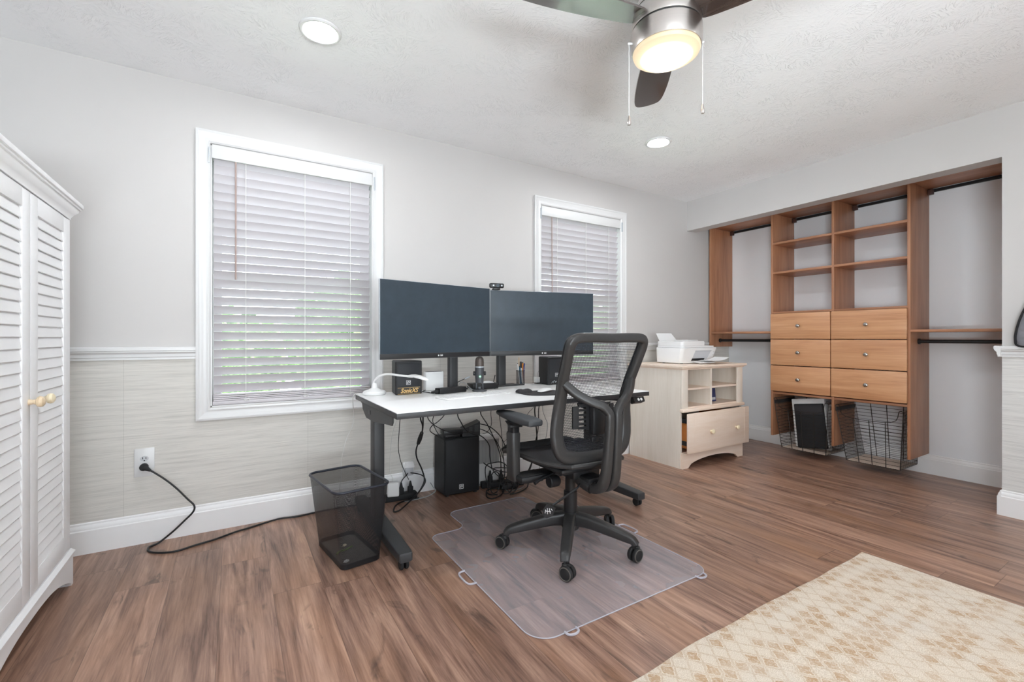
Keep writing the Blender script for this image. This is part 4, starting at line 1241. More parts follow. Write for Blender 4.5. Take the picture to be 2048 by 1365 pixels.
t = at('microphone', 'grey desktop condenser microphone standing under the monitors', 'microphone', 1.308, 2.522, DZ, R(-24))
mb = MB(); mb.lathe([(.001, .0006), (.044, .0006), (.046, .004), (.044, .009), (.022, .013), (.014, .016), (.001, .016)], 32); mb.build('base', MT['mic_body'], t)
mb = MB(); mb.box(-.024, -.016, -.007, .007, .012, .072, .002); mb.box(.016, .024, -.007, .007, .012, .072, .002); mb.box(-.010, .010, -.008, .008, .010, .03, .003); mb.build('yoke', MT['mic_body'], t)
mb = MB(); mb.lathe([(.001, .052), (.022, .053), (.0245, .056), (.0275, .10), (.0285, .150), (.001, .150)], 32); mb.build('body', MT['mic_body'], t)
mb = MB(); mb.lathe([(.0288, .149), (.0288, .156), (.001, .156)], 32); mb.build('band', MT['silver'], t)
mb = MB(); mb.lathe([(.0275, .156), (.0275, .185), (.0255, .201), (.019, .212), (.009, .217), (.001, .218)], 32); mb.build('grille_head', MT['mic_mesh'], t)
for s in (-1, 1):
    mb = MB(); mb.lathe([(.010, .0), (.0135, .002), (.0135, .011), (.010, .013), (.001, .013)], 18, (0, 0, 0), 'x', M=Matrix.Translation((s * .027, 0, .112)) @ Matrix.Rotation(0 if s > 0 else PI, 4, 'Z')); mb.build('side_knob', MT['black'], t)
mb = MB(); mb.lathe([(.0075, -.0275), (.0082, -.0290), (.0060, -.0290), (.0060, -.0275)], 20, (.002, 0, .094), 'y'); mb.build('mute_ring', MT['green'], t)
mb = MB(); mb.lathe([(.006, -.0272), (.006, -.0282), (.001, -.0282)], 16, (.002, 0, .094), 'y'); mb.build('mute_button', MT['silver'], t)

t = at('dock_box', 'flat black box behind the microphone on the desk', 'box', 1.40, 2.655, DZ, R(-6))
mb = MB(); mb.box(-.09, .09, -.055, .055, .003, .036, .003); mb.build('body', MT['black'], t)
mb = MB()
for (a, b) in ((-.07, -.04), (.07, -.04), (-.07, .04), (.07, .04)): mb.cyl(.006, .0004, .004, (a, b, 0), n=8)
mb.build('rubber_foot', MT['rubber'], t)
t = at('notepaper', 'small white card lying on the flat black box', 'card', 1.425, 2.665, DZ + .0365, R(-4))
mb = MB(); mb.box(-.045, .045, -.04, .04, 0, .006, .001); mb.build('card', MT['paper'], t)

# mouse pad with a wrist rest, mouse on it
t = at('mouse_pad', 'black mouse pad with a raised gel wrist rest', 'mouse pad', 1.58, 2.235, DZ, R(-5))
pad = smooth_path([(-.135, .02, 0), (-.11, -.08, 0), (.0, -.125, 0), (.11, -.105, 0), (.150, -.02, 0), (.125, .075, 0), (.05, .10, 0), (-.05, .098, 0), (-.115, .085, 0)], 5, True)
mb = MB(); mb.loft([[(p.x * k, p.y * k, z) for p in pad] for (k, z) in ((1, .0005), (1.0, .004), (.985, .0055))]); mb.build('pad', MT['pad_black'], t)
mb = MB()
rings = []
for k in range(13):
    a = -1 + k / 6.0; x = -.085 + a * .060
    e = math.sqrt(max(0, 1 - abs(a) ** 3)); dip = 1 - .25 * math.exp(-(a / .35) ** 2)
    rings.append([(x * .9 + q[0] * 0 - .012, .062 + q[0] * .038 * max(.08, e), .0052 + max(0, q[1]) * .022 * e * dip) for q in [(math.cos(u * PI / 8), math.sin(u * PI / 8)) for u in range(9)]])
mb.loft(rings); mb.build('wrist_rest', MT['pad_black'], t)
t = at('mouse', 'white topped computer mouse on the black mouse pad', 'mouse', 1.605, 2.235, DZ + .0060, R(-70))
def mouse_ring(a, w, h0, h1): return [(q[0] * w, a, h0 + (h1 - h0) * max(0, q[1])) for q in [(math.cos(u * PI / 10), math.sin(u * PI / 10)) for u in range(11)]]
ml = [(-.056, .012, .004), (-.050, .024, .012), (-.030, .030, .022), (0, .0315, .027), (.028, .030, .026), (.048, .024, .019), (.057, .012, .010)]
mb = MB(); mb.loft([mouse_ring(a, w * .98, .0005, h * .62) for a, w, h in ml]); mb.build('lower_shell', MT['black'], t)
mb = MB(); mb.loft([mouse_ring(a, w * .93, .004 + h * .25, h) for a, w, h in ml]); mb.build('top_shell', MT['white_plastic'], t)

# pen cup with individual pens
CUP = (1.749, 2.736)
t = at('pen_cup', 'dark mesh pen cup between the right monitor stand and speaker', 'pen cup', *CUP)
mb = MB(); mb.lathe([(.0305, .001), (.0305, .100)], 32); 
def a_cup(t_):
    sp = N(t_, 'ShaderNodeSeparateXYZ'); t_.links.new(objvec(t_), sp.inputs[0])
    an = mathn(t_, 'MULTIPLY', mathn(t_, 'ARCTAN2', sp.outputs[1], sp.outputs[0]), 14.0)
    a = mathn(t_, 'FRACT', mathn(t_, 'ADD', an, mathn(t_, 'DIVIDE', sp.outputs[2], .0036)))
    c = mathn(t_, 'FRACT', mathn(t_, 'SUBTRACT', an, mathn(t_, 'DIVIDE', sp.outputs[2], .0036)))
    return mathn(t_, 'SUBTRACT', 1.0, mathn(t_, 'MULTIPLY', mathn(t_, 'GREATER_THAN', a, .3), mathn(t_, 'GREATER_THAN', c, .3)))
MT['cup_mesh'] = alpha_mat('cup_wire_mesh', srgb(40, 40, 44), .4, a_cup)
side = MB()
rings = [[(.0305 * math.cos(2 * PI * k / 32), .0305 * math.sin(2 * PI * k / 32), z) for k in range(32)] for z in (.001, .100)]
side.loft(rings, caps=False); side.build('mesh_wall', MT['cup_mesh'], t)
mb = MB(); mb.tube([(.0305 * math.cos(2 * PI * k / 32), .0305 * math.sin(2 * PI * k / 32), .100) for k in range(32)], .0016, 6, closed=True); mb.build('rim', MT['black'], t)
mb = MB(); mb.cyl(.0305, .0006, .002, n=32); mb.build('cup_base', MT['black'], t)
pens = [('pencil', 'pencil', 'tall natural pencil with a white eraser in the pen cup', (-.014, .004), (-.006, .012), .180, .0036, 'pencil'),
        ('marker', 'pen_black', 'thick black marker in the middle of the pen cup', (.000, -.006), (.0, -.004), .146, .0058, 'marker'),
        ('marker', 'pen_orange', 'orange marker on the right side of the pen cup', (.012, -.006), (.018, .0), .140, .0055, 'marker'),
        ('pen', 'pen_red', 'red pen standing behind the orange marker', (.016, .006), (.024, .010), .138, .0042, 'pen'),
        ('pen', 'pen_blue', 'blue pen leaning over the right rim of the pen cup', (.014, .0), (.029, -.004), .136, .0045, 'pen'),
        ('pen', 'pen_teal', 'teal barrelled pen in the middle of the pen cup', (-.006, -.012), (-.012, -.010), .118, .0045, 'pen'),
        ('pen', 'white_plastic', 'white pen with a black tip leaning left in the cup', (-.016, -.010), (-.027, -.006), .136, .0042, 'pen'),
        ('pen', 'logo_white', 'white striped pen slanting inside the pen cup', (.012, -.016), (-.004, -.018), .104, .0045, 'pen')]
for (nm, mt, lab, b, tp, L, r, cat) in pens:
    p = at(nm, lab, cat, CUP[0], CUP[1], DZ, 0, 'pens in the mesh cup')
    bot = Vector((b[0] * .8, b[1] * .8, .0035)); d = Vector((tp[0] - b[0] * .8, tp[1] - b[1] * .8, L)).normalized()
    r *= 1.3; L *= 1.06
    mb = MB(); mb.tube([bot, bot + d * (L * .80), bot + d * (L * .805), bot + d * L], [r, r, r * .92, r * .85], 10); mb.build('barrel', MT[mt], p)
    mb = MB(); mb.tube([bot + d * L, bot + d * (L + .006)], [r * .8, r * .55], 10); mb.build('end_cap', MT['trim'] if mt == 'pencil' else MT['pen_black'] if mt in ('white_plastic', 'pen_orange', 'pen_teal') else MT[mt], p)

t = at('charging_pad', 'round black pad under the white charger blocks', 'pad', 1.925, 2.735)
mb = MB(); mb.lathe([(.001, .0006), (.055, .0006), (.056, .003), (.054, .0055), (.001, .006)], 28, ell=(1, .55)); mb.build('disc', MT['rubber'], t)
t = at('charger_block', 'larger white charger cube with a cable on the desk', 'charger', 1.900, 2.735, DZ + .0062)
mb = MB(); mb.box(-.028, .022, -.018, .018, 0, .040, .003); mb.build('body', MT['white_plastic'], t)
t = at('charger_block', 'smaller cream charger block beside the white cube', 'charger', 1.948, 2.735, DZ + .0062)
mb = MB(); mb.box(-.024, .024, -.016, .016, 0, .034, .003); mb.build('body', MT['knob_cream'], t)

# ------------------------------------------------------------------ subwoofer and devices below the desk
t = thing('floor_speaker', 'large black loudspeaker standing on the floor under the desk', 'speaker', (1.318, 2.868, 0), R(-4))
mb = MB()
def sub_ring(z, k=0): return [(-.126 + k, -.082, z), (-.120 + k, -.088 + k, z), (.120 - k, -.088 + k, z), (.126 - k, -.082, z), (.140 - k, .078 - k, z), (-.140 + k, .078 - k, z)]
mb.loft([sub_ring(.010, .006), sub_ring(.018), sub_ring(.380), sub_ring(.388, .006)]); mb.build('cabinet', MT['spk_cab'], t)
mb = MB(); mb.box(-.116, .116, -.0905, -.087, .022, .376, .0015); mb.build('grille', plain('sub_grille', srgb(20, 21, 24), .6, .2, 800, bmp=.3, bs=900), t)
ev_logo(t, WM[t.name] @ Matrix.Translation((-.008, -.0915, .058)) @ Matrix.Rotation(R(90), 4, 'X'), .030)
mb = MB()
for (a, b) in ((-.10, -.07), (.10, -.07), (-.10, .06), (.10, .06)): mb.cyl(.012, .0004, .011, (a, b, 0), n=10)
mb.build('rubber_foot', MT['rubber'], t)
mb = MB()
for z in (.06, .14, .22, .30, .36): mb.cyl(.004, -.1312, -.126, (0, -.055, z), 'x', 8)
mb.build('screw', MT['black'], t)
t = thing('interface_box', 'flat black box lying on top of the floor speaker', 'box', (1.252, 2.838, .3886), R(-8))
mb = MB(); mb.box(-.060, .075, -.045, .045, .018, .052, .005); mb.box(-.045, .055, -.035, .035, .0005, .019, .002); mb.build('body', MT['black'], t)
t = thing('small_speaker', 'small black wedge shaped device tilted on the floor speaker', 'device', (1.385, 2.820, .3886), R(-14))
mb = MB(); mb.loft([[(-.060, -.05, .002), (-.060, .04, .002), (-.060, .04, .050), (-.060, -.05, .050)], [(.062, -.052, .002), (.062, .045, .002), (.062, .045, .098), (.062, -.052, .098)]]); mb.build('body', MT['spk_cab'], t)
mb = MB(); mb.box(-.012, .008, -.0535, -.050, .035, .062); mb.box(.025, .052, -.0545, -.051, .030, .075); mb.build('front_panel', MT['dark_grey'], t)
t = thing('white_appliance', 'white box appliance with a ribbed grille beside the floor speaker', 'appliance', (1.555, 2.905, 0), R(-8))
mb = MB(); mb.box(-.10, .095, -.045, .050, .012, .355, .010, seg=3); mb.build('body', MT['white_plastic'], t)
mb = MB()
for k in range(17): mb.box(-.072 + k * .0093, -.0680 + k * .0093, -.0470, -.0440, .165, .325)
mb.build('grille_ribs', MT['cable_grey'], t)
mb = MB(); mb.box(-.075, .088, -.0455, -.0440, .160, .330); mb.build('grille_back', plain('grille_grey', srgb(190, 190, 188), .6, .02), t)
mb = MB(); mb.box(-.08, .08, -.04, .04, .0004, .013); mb.build('foot', MT['printer_grey'], t)
t = thing('cable_loop', 'bent black cable loop standing on the floor below the desk', 'cable', (1.70, 2.70, 0))
mb = MB(); mb.tube(smooth_path([(1.722, 2.82, .30), (1.730, 2.81, .22), (1.742, 2.765, .12), (1.715, 2.705, .035), (1.64, 2.64, .006), (1.585, 2.605, .0055), (1.66, 2.612, .0055), (1.745, 2.655, .0055), (1.790, 2.70, .012), (1.83, 2.76, .010), (1.85, 2.86, .0055)], 6), .0042, 8); mb.build('cable', MT['cable_black'], t, world=True, ang=60)
mb = MB(); mb.tube([(1.722, 2.82, .32), (1.722, 2.82, .285)], .007, 8); mb.build('plug', MT['rubber'], t, world=True)

t = thing('power_strip', 'black power strip on the floor behind the desk leg', 'power strip', (.885, 2.915, 0), R(-3))
mb = MB(); mb.box(-.17, .15, -.028, .028, .0006, .040, .005); mb.build('body', MT['rubber'], t)
mb = MB()
for k in range(5): mb.box(-.13 + k * .055, -.10 + k * .055, -.012, .012, .0398, .0410, .0004)
mb.build('socket', MT['dark_grey'], t)
t = thing('white_adapter', 'white charger plugged into the black power strip', 'charger', (.868, 2.870, .0415), R(-14))
mb = MB(); mb.box(-.037, .037, -.012, .014, .0, .092, .009, seg=3, M=Matrix.Rotation(R(0), 4, 'Y')); mb.build('body', MT['white_plastic'], t)
t = thing('wall_plug', 'white plug cluster on the wall outlet behind the desk', 'outlet', (1.005, 2.985, .165))
mb = MB(); mb.box(-.038, .038, -.004, .0065, -.055, .055, .002); mb.build('face_plate', MT['trim'], t)
mb = MB(); mb.loft([[(-.035, -.03, .022), (.033, -.035, .020), (.036, -.005, .020), (-.034, -.005, .022)], [(-.022, -.028, .050), (.030, -.032, .046), (.034, -.005, .050), (-.020, -.005, .055)]]); mb.build('wrapped_plug', MT['paper'], t)
mb = MB(); mb.box(-.026, .028, -.026, -.004, -.035, .018, .004); mb.build('clear_plug', MT['printer_grey'], t)
for (x, y, z, lab) in ((.928, 2.895, .0415, 'black plug standing in the power strip by the white charger'), (.990, 2.895, .0415, 'black plug standing in the power strip nearest the floor speaker')):
    t = thing('black_plug', lab, 'plug', (x, y, z), 0, 'black plugs in the power strip')
    mb = MB(); mb.box(-.016, .016, -.013, .013, 0, .040, .004); mb.loft([[(-.010, -.009, .039), (.010, -.009, .039), (.010, .009, .039), (-.010, .009, .039)], [(-.004, -.004, .075), (.004, -.004, .075), (.004, .004, .075), (-.004, .004, .075)]])
    mb.build('body', MT['rubber'], t)
# second strip in the tangle to the right of the speaker
t = thing('power_strip', 'black power strip half buried in the cable tangle', 'power strip', (1.63, 2.80, 0), R(-16))
mb = MB(); mb.box(-.15, .16, -.028, .028, .0006, .040, .005); mb.build('body', MT['rubber'], t)
mb = MB()
for k in range(5): mb.box(-.12 + k * .055, -.09 + k * .055, -.012, .012, .0398, .0410, .0004)
mb.build('socket', MT['dark_grey'], t)
for (x, y, lab) in ((1.545, 2.815, 'black plug at the left of the tangled power strip'), (1.625, 2.80, 'black plug in the middle of the tangled power strip'), (1.695, 2.782, 'black plug at the right of the tangled power strip')):
    t = thing('black_plug', lab, 'plug', (x, y, .0415), R(-16), 'black plugs in the tangled strip')
    mb = MB(); mb.box(-.016, .016, -.013, .013, 0, .040, .004); mb.loft([[(-.010, -.009, .039), (.010, -.009, .039), (.010, .009, .039), (-.010, .009, .039)], [(-.004, -.004, .078), (.004, -.004, .078), (.004, .004, .078), (-.004, .004, .078)]])
    mb.build('body', MT['rubber'], t)
t = thing('adapter_brick', 'black power brick lying in the cable tangle', 'power adapter', (1.640, 2.724, 0), R(-12))
mb = MB(); mb.box(-.055, .055, -.024, .024, .0006, .034, .006); mb.build('body', MT['black'], t)

ZU = .689
CB = [
 ('lamp_cable', 'white lamp cable hanging from the desk corner behind the bin', [(.662, 2.748, .7285), (.640, 2.762, .7288), (.620, 2.776, .7285), (.606, 2.786, .718), (.604, 2.803, .68), (.622, 2.86, .59), (.62, 2.87, .534), (.586, 2.88, .45), (.565, 2.89, .362), (.558, 2.9, .3), (.558, 2.9, .224), (.553, 2.92, .112), (.60, 2.92, .012)], .0023, 'cable_white'),
 ('thin_cable', 'thin white cable hanging to the white charger', [(.835, 2.62, ZU), (.84, 2.7, .57), (.845, 2.8, .47), (.848, 2.86, .347), (.853, 2.89, .21), (.864, 2.878, .165), (.868, 2.872, .136)], .0018, 'cable_white'),
 ('thin_cable', 'thin black cable hanging left of the thick one', [(.862, 2.62, ZU), (.860, 2.7, .569), (.88, 2.79, .45), (.893, 2.84, .346), (.922, 2.88, .253), (.955, 2.9, .178), (.980, 2.898, .125)], .0022, 'cable_black'),
 ('thick_cable', 'thick black cable with a ferrite lump hanging to the floor', [(.965, 2.58, ZU), (.975, 2.62, .575), (.997, 2.68, .521), (1.005, 2.72, .463), (.997, 2.76, .397), (.995, 2.8, .335), (1.012, 2.83, .274), (1.05, 2.85, .199), (1.070, 2.85, .129), (1.055, 2.845, .087), (1.018, 2.83, .050), (.955, 2.79, .025), (.865, 2.72, .006), (.825, 2.713, .006), (.86, 2.80, .006), (.928, 2.852, .006), (1.035, 2.86, .006)], .0048, 'cable_black'),
 ('thick_cable', 'black cable running beside the ferrite lump', [(.940, 2.56, ZU), (.951, 2.6, .58), (.983, 2.65, .521), (.998, 2.70, .461)], .0042, 'cable_black'),
 ('plug_cord', 'black cord arching from the white plug cluster to the power strip', [(.992, 2.955, .150), (.979, 2.93, .151), (.942, 2.90, .135), (.928, 2.895, .118)], .0035, 'cable_black'),
 ('plug_cord', 'black cord looping from the plug cluster to the floor speaker', [(1.012, 2.955, .150), (1.04, 2.92, .150), (1.071, 2.88, .140), (1.081, 2.86, .107), (1.053, 2.862, .060), (1.023, 2.875, .022), (.975, 2.868, .018)], .0035, 'cable_black'),
 ('grey_cable', 'grey cable curling on the floor by the power strip', [(.935, 2.845, .006), (.959, 2.84, .006), (1.029, 2.845, .006), (1.10, 2.85, .012), (1.150, 2.86, .03), (1.138, 2.86, .055), (1.120, 2.87, .089)], .0028, 'cable_grey'),
 ('black_cable', 'black cable drooping from desk onto the floor speaker top', [(.965, 2.50, ZU), (.976, 2.55, .597), (1.037, 2.65, .537), (1.109, 2.72, .487), (1.204, 2.755, .440), (1.30, 2.76, .424), (1.36, 2.755, .422)], .0028, 'cable_black'),
 ('black_cable', 'black cable slanting from the desk to the speaker left edge', [(1.115, 2.50, ZU), (1.106, 2.6, .585), (1.103, 2.70, .526), (1.097, 2.79, .483), (1.107, 2.84, .441), (1.165, 2.865, .397)], .0030, 'cable_black'),
 ('black_cable', 'black cable looping over the front of the floor speaker', [(1.03, 2.52, ZU), (1.034, 2.6, .582), (1.07, 2.7, .526), (1.115, 2.755, .457), (1.148, 2.745, .411), (1.195, 2.735, .400), (1.267, 2.74, .410)], .0026, 'cable_black'),
 ('black_cable', 'long black cable passing in front of the wedge device', [(1.19, 2.55, ZU), (1.203, 2.62, .579), (1.236, 2.64, .519), (1.274, 2.66, .47), (1.338, 2.68, .427), (1.415, 2.70, .398), (1.494, 2.74, .324), (1.524, 2.78, .225), (1.545, 2.79, .135)], .0034, 'cable_black'),
 ('black_cable', 'black cable falling steeply to the middle of the tangle', [(1.33, 2.52, ZU), (1.356, 2.6, .582), (1.413, 2.68, .529), (1.491, 2.765, .465), (1.539, 2.785, .392), (1.597, 2.80, .285), (1.62, 2.80, .206), (1.625, 2.80, .125)], .0036, 'cable_black'),
 ('thin_cable', 'straight thin black cable dropping behind the armrest', [(1.46, 2.52, ZU), (1.493, 2.6, .577), (1.530, 2.64, .47), (1.556, 2.665, .353), (1.575, 2.675, .196), (1.58, 2.68, .035)], .0020, 'cable_black'),
 ('thin_cable', 'thin black cable curling behind the wedge device', [(1.492, 2.66, ZU), (1.499, 2.72, .56), (1.514, 2.74, .476), (1.513, 2.76, .432), (1.492, 2.78, .399), (1.476, 2.80, .391)], .0020, 'cable_black'),
 ('black_cable', 'black cable arching from the wedge device down to the right plug', [(1.448, 2.795, .464), (1.49, 2.745, .452), (1.534, 2.715, .416), (1.580, 2.71, .359), (1.628, 2.73, .269), (1.668, 2.76, .190), (1.695, 2.78, .126)], .0034, 'cable_black'),
 ('black_cable', 'black cable arching below another from the wedge device', [(1.448, 2.80, .430), (1.487, 2.75, .410), (1.53, 2.74, .371), (1.573, 2.735, .299), (1.60, 2.715, .19), (1.595, 2.70, .10), (1.55, 2.70, .035)], .0030, 'cable_black'),
 ('black_cable', 'black cable loop rising from floor beside the speaker', [(1.49, 2.74, .006), (1.474, 2.755, .127), (1.482, 2.75, .183), (1.522, 2.735, .196), (1.59, 2.735, .19), (1.645, 2.745, .143), (1.65, 2.765, .06), (1.61, 2.745, .012)], .0036, 'cable_black'),
 ('black_cable', 'black cable crossing the tangle at mid height', [(1.462, 2.76, .199), (1.483, 2.74, .181), (1.542, 2.735, .144), (1.602, 2.74, .121), (1.688, 2.755, .094), (1.74, 2.78, .05)], .0036, 'cable_black'),
 ('black_cable', 'black cable coiled on the floor in front of the tangle', [(1.462, 2.72, .006), (1.425, 2.642, .006), (1.441, 2.595, .006), (1.521, 2.625, .006), (1.586, 2.70, .008), (1.54, 2.75, .012), (1.47, 2.73, .014), (1.455, 2.66, .012), (1.50, 2.63, .012)], .0042, 'cable_black'),
 ('grey_cable', 'grey cable trailing on the floor below the tangle', [(1.602, 2.70, .006), (1.608, 2.668, .006), (1.655, 2.662, .006), (1.705, 2.668, .006), (1.745, 2.69, .006)], .0030, 'cable_grey'),
 ('thick_cable', 'thick black cable hanging right of the chair armrest', [(1.765, 2.52, ZU), (1.781, 2.6, .577), (1.813, 2.64, .481), (1.849, 2.68, .392), (1.88, 2.72, .314), (1.88, 2.75, .2), (1.82, 2.78, .04), (1.77, 2.79, .012)], .0046, 'cable_black'),
 ('black_cable', 'black cable hanging beside the thick one near the chair', [(1.80, 2.52, ZU), (1.815, 2.6, .574), (1.839, 2.64, .478), (1.875, 2.70, .385), (1.89, 2.75, .30), (1.90, 2.80, .15), (1.86, 2.82, .01)], .0032, 'cable_black'),
 ('thin_cable', 'thin white cable hanging between desk and wall near the chair', [(1.83, 2.52, ZU), (1.845, 2.6, .575), (1.938, 2.7, .478), (2.005, 2.76, .407), (2.030, 2.82, .279), (2.03, 2.88, .1), (2.02, 2.9, .004)], .0020, 'cable_grey'),
 ('thin_cable', 'thin black cable slanting behind the chair armrest', [(1.82, 2.60, ZU), (1.807, 2.65, .575), (1.798, 2.7, .527), (1.78, 2.74, .468), (1.74, 2.80, .38), (1.66, 2.83, .30)], .0016, 'cable_black'),
 ('adapter_cable', 'black cable from the router to the adapter on the desk', [(1.026, 2.515, DZ + .012), (1.012, 2.545, DZ + .004), (1.000, 2.60, DZ + .004), (.985, 2.66, DZ + .004), (1.02, 2.70, DZ + .006)], .0026, 'cable_black'),
 ('adapter_cable', 'black cable with a silver tip rising behind the adapter', [(1.15, 2.62, DZ + .004), (1.175, 2.615, DZ + .040), (1.205, 2.60, DZ + .060), (1.240, 2.58, DZ + .078)], .0024, 'cable_black'),
 ('adapter_cable', 'grey cable running from the adapter to the microphone', [(1.205, 2.64, DZ + .004), (1.225, 2.625, DZ + .050), (1.250, 2.61, DZ + .046), (1.275, 2.575, DZ + .012), (1.292, 2.566, DZ + .004)], .0022, 'cable_grey'),
 ('charger_cable', 'thin grey cable arching from charger cube to the right speaker', [(1.900, 2.735, DZ + .047), (1.905, 2.745, DZ + .075), (1.93, 2.752, DZ + .098), (1.965, 2.762, DZ + .095), (2.00, 2.766, DZ + .06), (2.01, 2.768, DZ + .003)], .0016, 'cable_grey'),
 ('stand_cable', 'black cables leaning on the right monitor stand', [(1.545, 2.745, DZ + .075), (1.535, 2.74, DZ + .045), (1.520, 2.73, DZ + .015)], .0030, 'cable_black'),
]
for (nm, lab, pts, r, mt) in CB: cable(nm, lab, pts, r, mt, 'cables around the desk')
# ferrite lump on the thick cable, a part of that cable
loops = [
 ('black cable ring nearest the speaker in the tangle', 2.655, [(1.455, .10), (1.475, .155), (1.515, .150), (1.535, .09), (1.515, .03), (1.475, .02), (1.452, .06)], .0034),
 ('black cable ring sagging across the tangle front', 2.640, [(1.47, .175), (1.52, .125), (1.58, .115), (1.64, .15), (1.655, .20), (1.60, .175), (1.53, .185), (1.48, .19)], .0030),
 ('small black cable ring low in the tangle', 2.625, [(1.53, .05), (1.56, .085), (1.60, .08), (1.615, .04), (1.59, .010), (1.545, .012)], .0034),
 ('tall narrow black cable loop in the tangle', 2.612, [(1.565, .05), (1.575, .14), (1.60, .20), (1.625, .15), (1.615, .06), (1.585, .022)], .0026)]
for (lab, yy, pts, r) in loops:
    P_ = smooth_path([Vector((x, yy + .006 * math.sin(8 * x), z)) for x, z in pts], 5, True)
    mb = MB(); mb.tube(P_, r, 7, closed=True)
    o = mb.build('black_cable', MT['cable_black'], None, ang=60, loc=tuple(P_[0])); tag(o, lab, 'cable', 'cables around the desk')
tc = [o for o in bpy.data.objects if o.get('label', '').startswith('thick black cable with a ferrite')][0]
mb = MB(); mb.tube([(1.004, 2.715, .473), (1.0045, 2.72, .463), (1.000, 2.745, .42), (.9968, 2.765, .388), (.9955, 2.775, .378)], [.004, .011, .014, .011, .004], 12)
mb.build('ferrite', MT['rubber'], tc, world=True)
tc = [o for o in bpy.data.objects if o.get('label', '').startswith('black cable with a silver tip')][0]
mb = MB(); mb.tube([(1.236, 2.582, DZ + .0755), (1.262, 2.567, DZ + .090)], .0045, 8); mb.build('connector', MT['silver'], tc, world=True)

# ------------------------------------------------------------------ chair mat
def chair_mat():
    t = thing('chair_mat', 'clear frosted plastic chair mat under the office chair', 'chair mat', (1.37, 1.8, 0))
    def corner(cx, cy, r, a0, a1, n=8): return [(cx + r * math.cos(R(a0 + (a1 - a0) * k / n)), cy + r * math.sin(R(a0 + (a1 - a0) * k / n))) for k in range(n + 1)]
    r = .07
    x0, x1, y0, y1, lx0, lx1, ly = .888, 1.842, 1.283, 2.285, 1.100, 1.640, 2.540
    ol = []
    ol += corner(x0 + r + .02, y0 + r + .02, r + .02, 180, 270) + corner(x1 - r, y0 + r, r, 270, 360)
    ol += corner(x1 - .05, y1 - .05, .05, 0, 90) + corner(lx1 + .06, y1 + .06, .06, 270, 180)
    ol += corner(lx1 - .06, ly - .06, .06, 0, 90) + corner(lx0 + .06, ly - .06, .06, 90, 180)
    ol += corner(lx0 - .06, y1 + .06, .06, 0, -90) + corner(x0 + .05, y1 - .05, .05, 90, 180)
    mb = MB(); n = len(ol)
    mb.add([(p[0], p[1], .0036) for p in ol] + [(p[0], p[1], .0006) for p in ol], [tuple(range(n))] + [(i, (i + 1) % n, n + (i + 1) % n, n + i) for i in range(n)])
    mb.build('sheet', MT['mat'], t, world=True)
    rim = [Vector((p[0], p[1], .0026)) for p in ol]
    mb = MB(); mb.tube(rim, .0022, 6, closed=True); mb.build('rim', MT['mat_edge'], t, world=True)
    def loop(pts): 
        mb = MB(); mb.tube(smooth_path(pts, 5), .0045, 6); mb.build('carry_loop', MT['mat_edge'], t, world=True)
    loop([(x0 + .001, 1.86, .005), (x0 - .032, 1.85, .005), (x0 - .038, 1.80, .005), (x0 - .032, 1.75, .005), (x0 + .001, 1.74, .005)])
    loop([(x1 - .001, 1.86, .005), (x1 + .032, 1.85, .005), (x1 + .038, 1.80, .005), (x1 + .032, 1.75, .005), (x1 - .001, 1.74, .005)])
    for xx in (1.035, 1.765):
        loop([(xx - .026, y0 + .002, .005), (xx - .022, y0 - .018, .005), (xx, y0 - .026, .005), (xx + .022, y0 - .018, .005), (xx + .026, y0 + .002, .005)])
MT['mat_edge'] = alpha_mat('vinyl_edge', srgb(214, 212, 222), .3, lambda t: mathn(t, 'ADD', mathn(t, 'MULTIPLY', noise_node(t, objvec(t), 40, 2), .1), .6))
chair_mat()

# ------------------------------------------------------------------ waste bin
def bin_():
    C = (.482, 2.335, 0); a = R(8.5)
    t = thing('waste_bin', 'black wire mesh waste bin with a few scraps inside', 'waste bin', C, a)
    def ring(f, z, off=0.0):
        w = .185 + (.262 - .185) * f - off; d = .355 + (.415 - .355) * f - off
        return [(p[0], p[1] + .006 * f, z) for p in rrect(w, d, .028 + .018 * f, 7)]
    zt = .362
    mb = MB(); mb.loft([ring(k / 8.0, .014 + (zt - .014) * k / 8.0) for k in range(9)], caps=False); mb.build('mesh_wall', MT['bin_mesh'], t)
    mb = MB(); mb.loft([ring(-.02, .0006, .006), ring(-.01, .004, -.002), ring(0, .026, -.003), ring(0, .027, .004), ring(0, .008, .006), [(p[0] * .98, p[1] * .98, .008) for p in ring(0, .008, .006)]])
    mb.build('bin_base', MT['black'], t)
    mb = MB(); mb.loft([[(p[0] * .95, p[1] * .95, z) for p in ring(0, .0, .006)] for z in (.0081, .0084)]); mb.build('base_panel', plain('dusty_metal', srgb(92, 88, 84), .7, .12, 25), t)
    mb = MB(); mb.tube(ring(1.0, zt), .0062, 8, closed=True); mb.build('rim', plain('bin_rim', srgb(52, 55, 64), .35, .05, 20, metal=.4), t)
    return t
bin_()
for (nm, mt, lab, p, s, cat) in (('scrap', 'paper', 'pale paper scrap near the front corner inside the bin', (.448, 2.215), (.016, .012, .008), 'scrap'),
                            ('scrap', 'knob_cream', 'cream scrap toward the back inside the bin', (.475, 2.392), (.012, .010, .008), 'scrap')):
    t = thing(nm, lab, cat, (p[0], p[1], .0088), R(20), 'scraps in the waste bin')
    mb = MB(); mb.loft([[(q[0] * s[0] * k, q[1] * s[1] * k, z * s[2]) for q in ((1, .1), (.5, 1), (-.4, .8), (-1, -.1), (-.5, -.9), (.6, -.8))] for (k, z) in ((.7, 0), (1, .4), (.8, .8), (.3, 1))]); mb.build('paper', MT[mt], t)
t = thing('scrap', 'thin green stem lying across the bottom of the bin', 'scrap', (.462, 2.335, .0088), R(15))
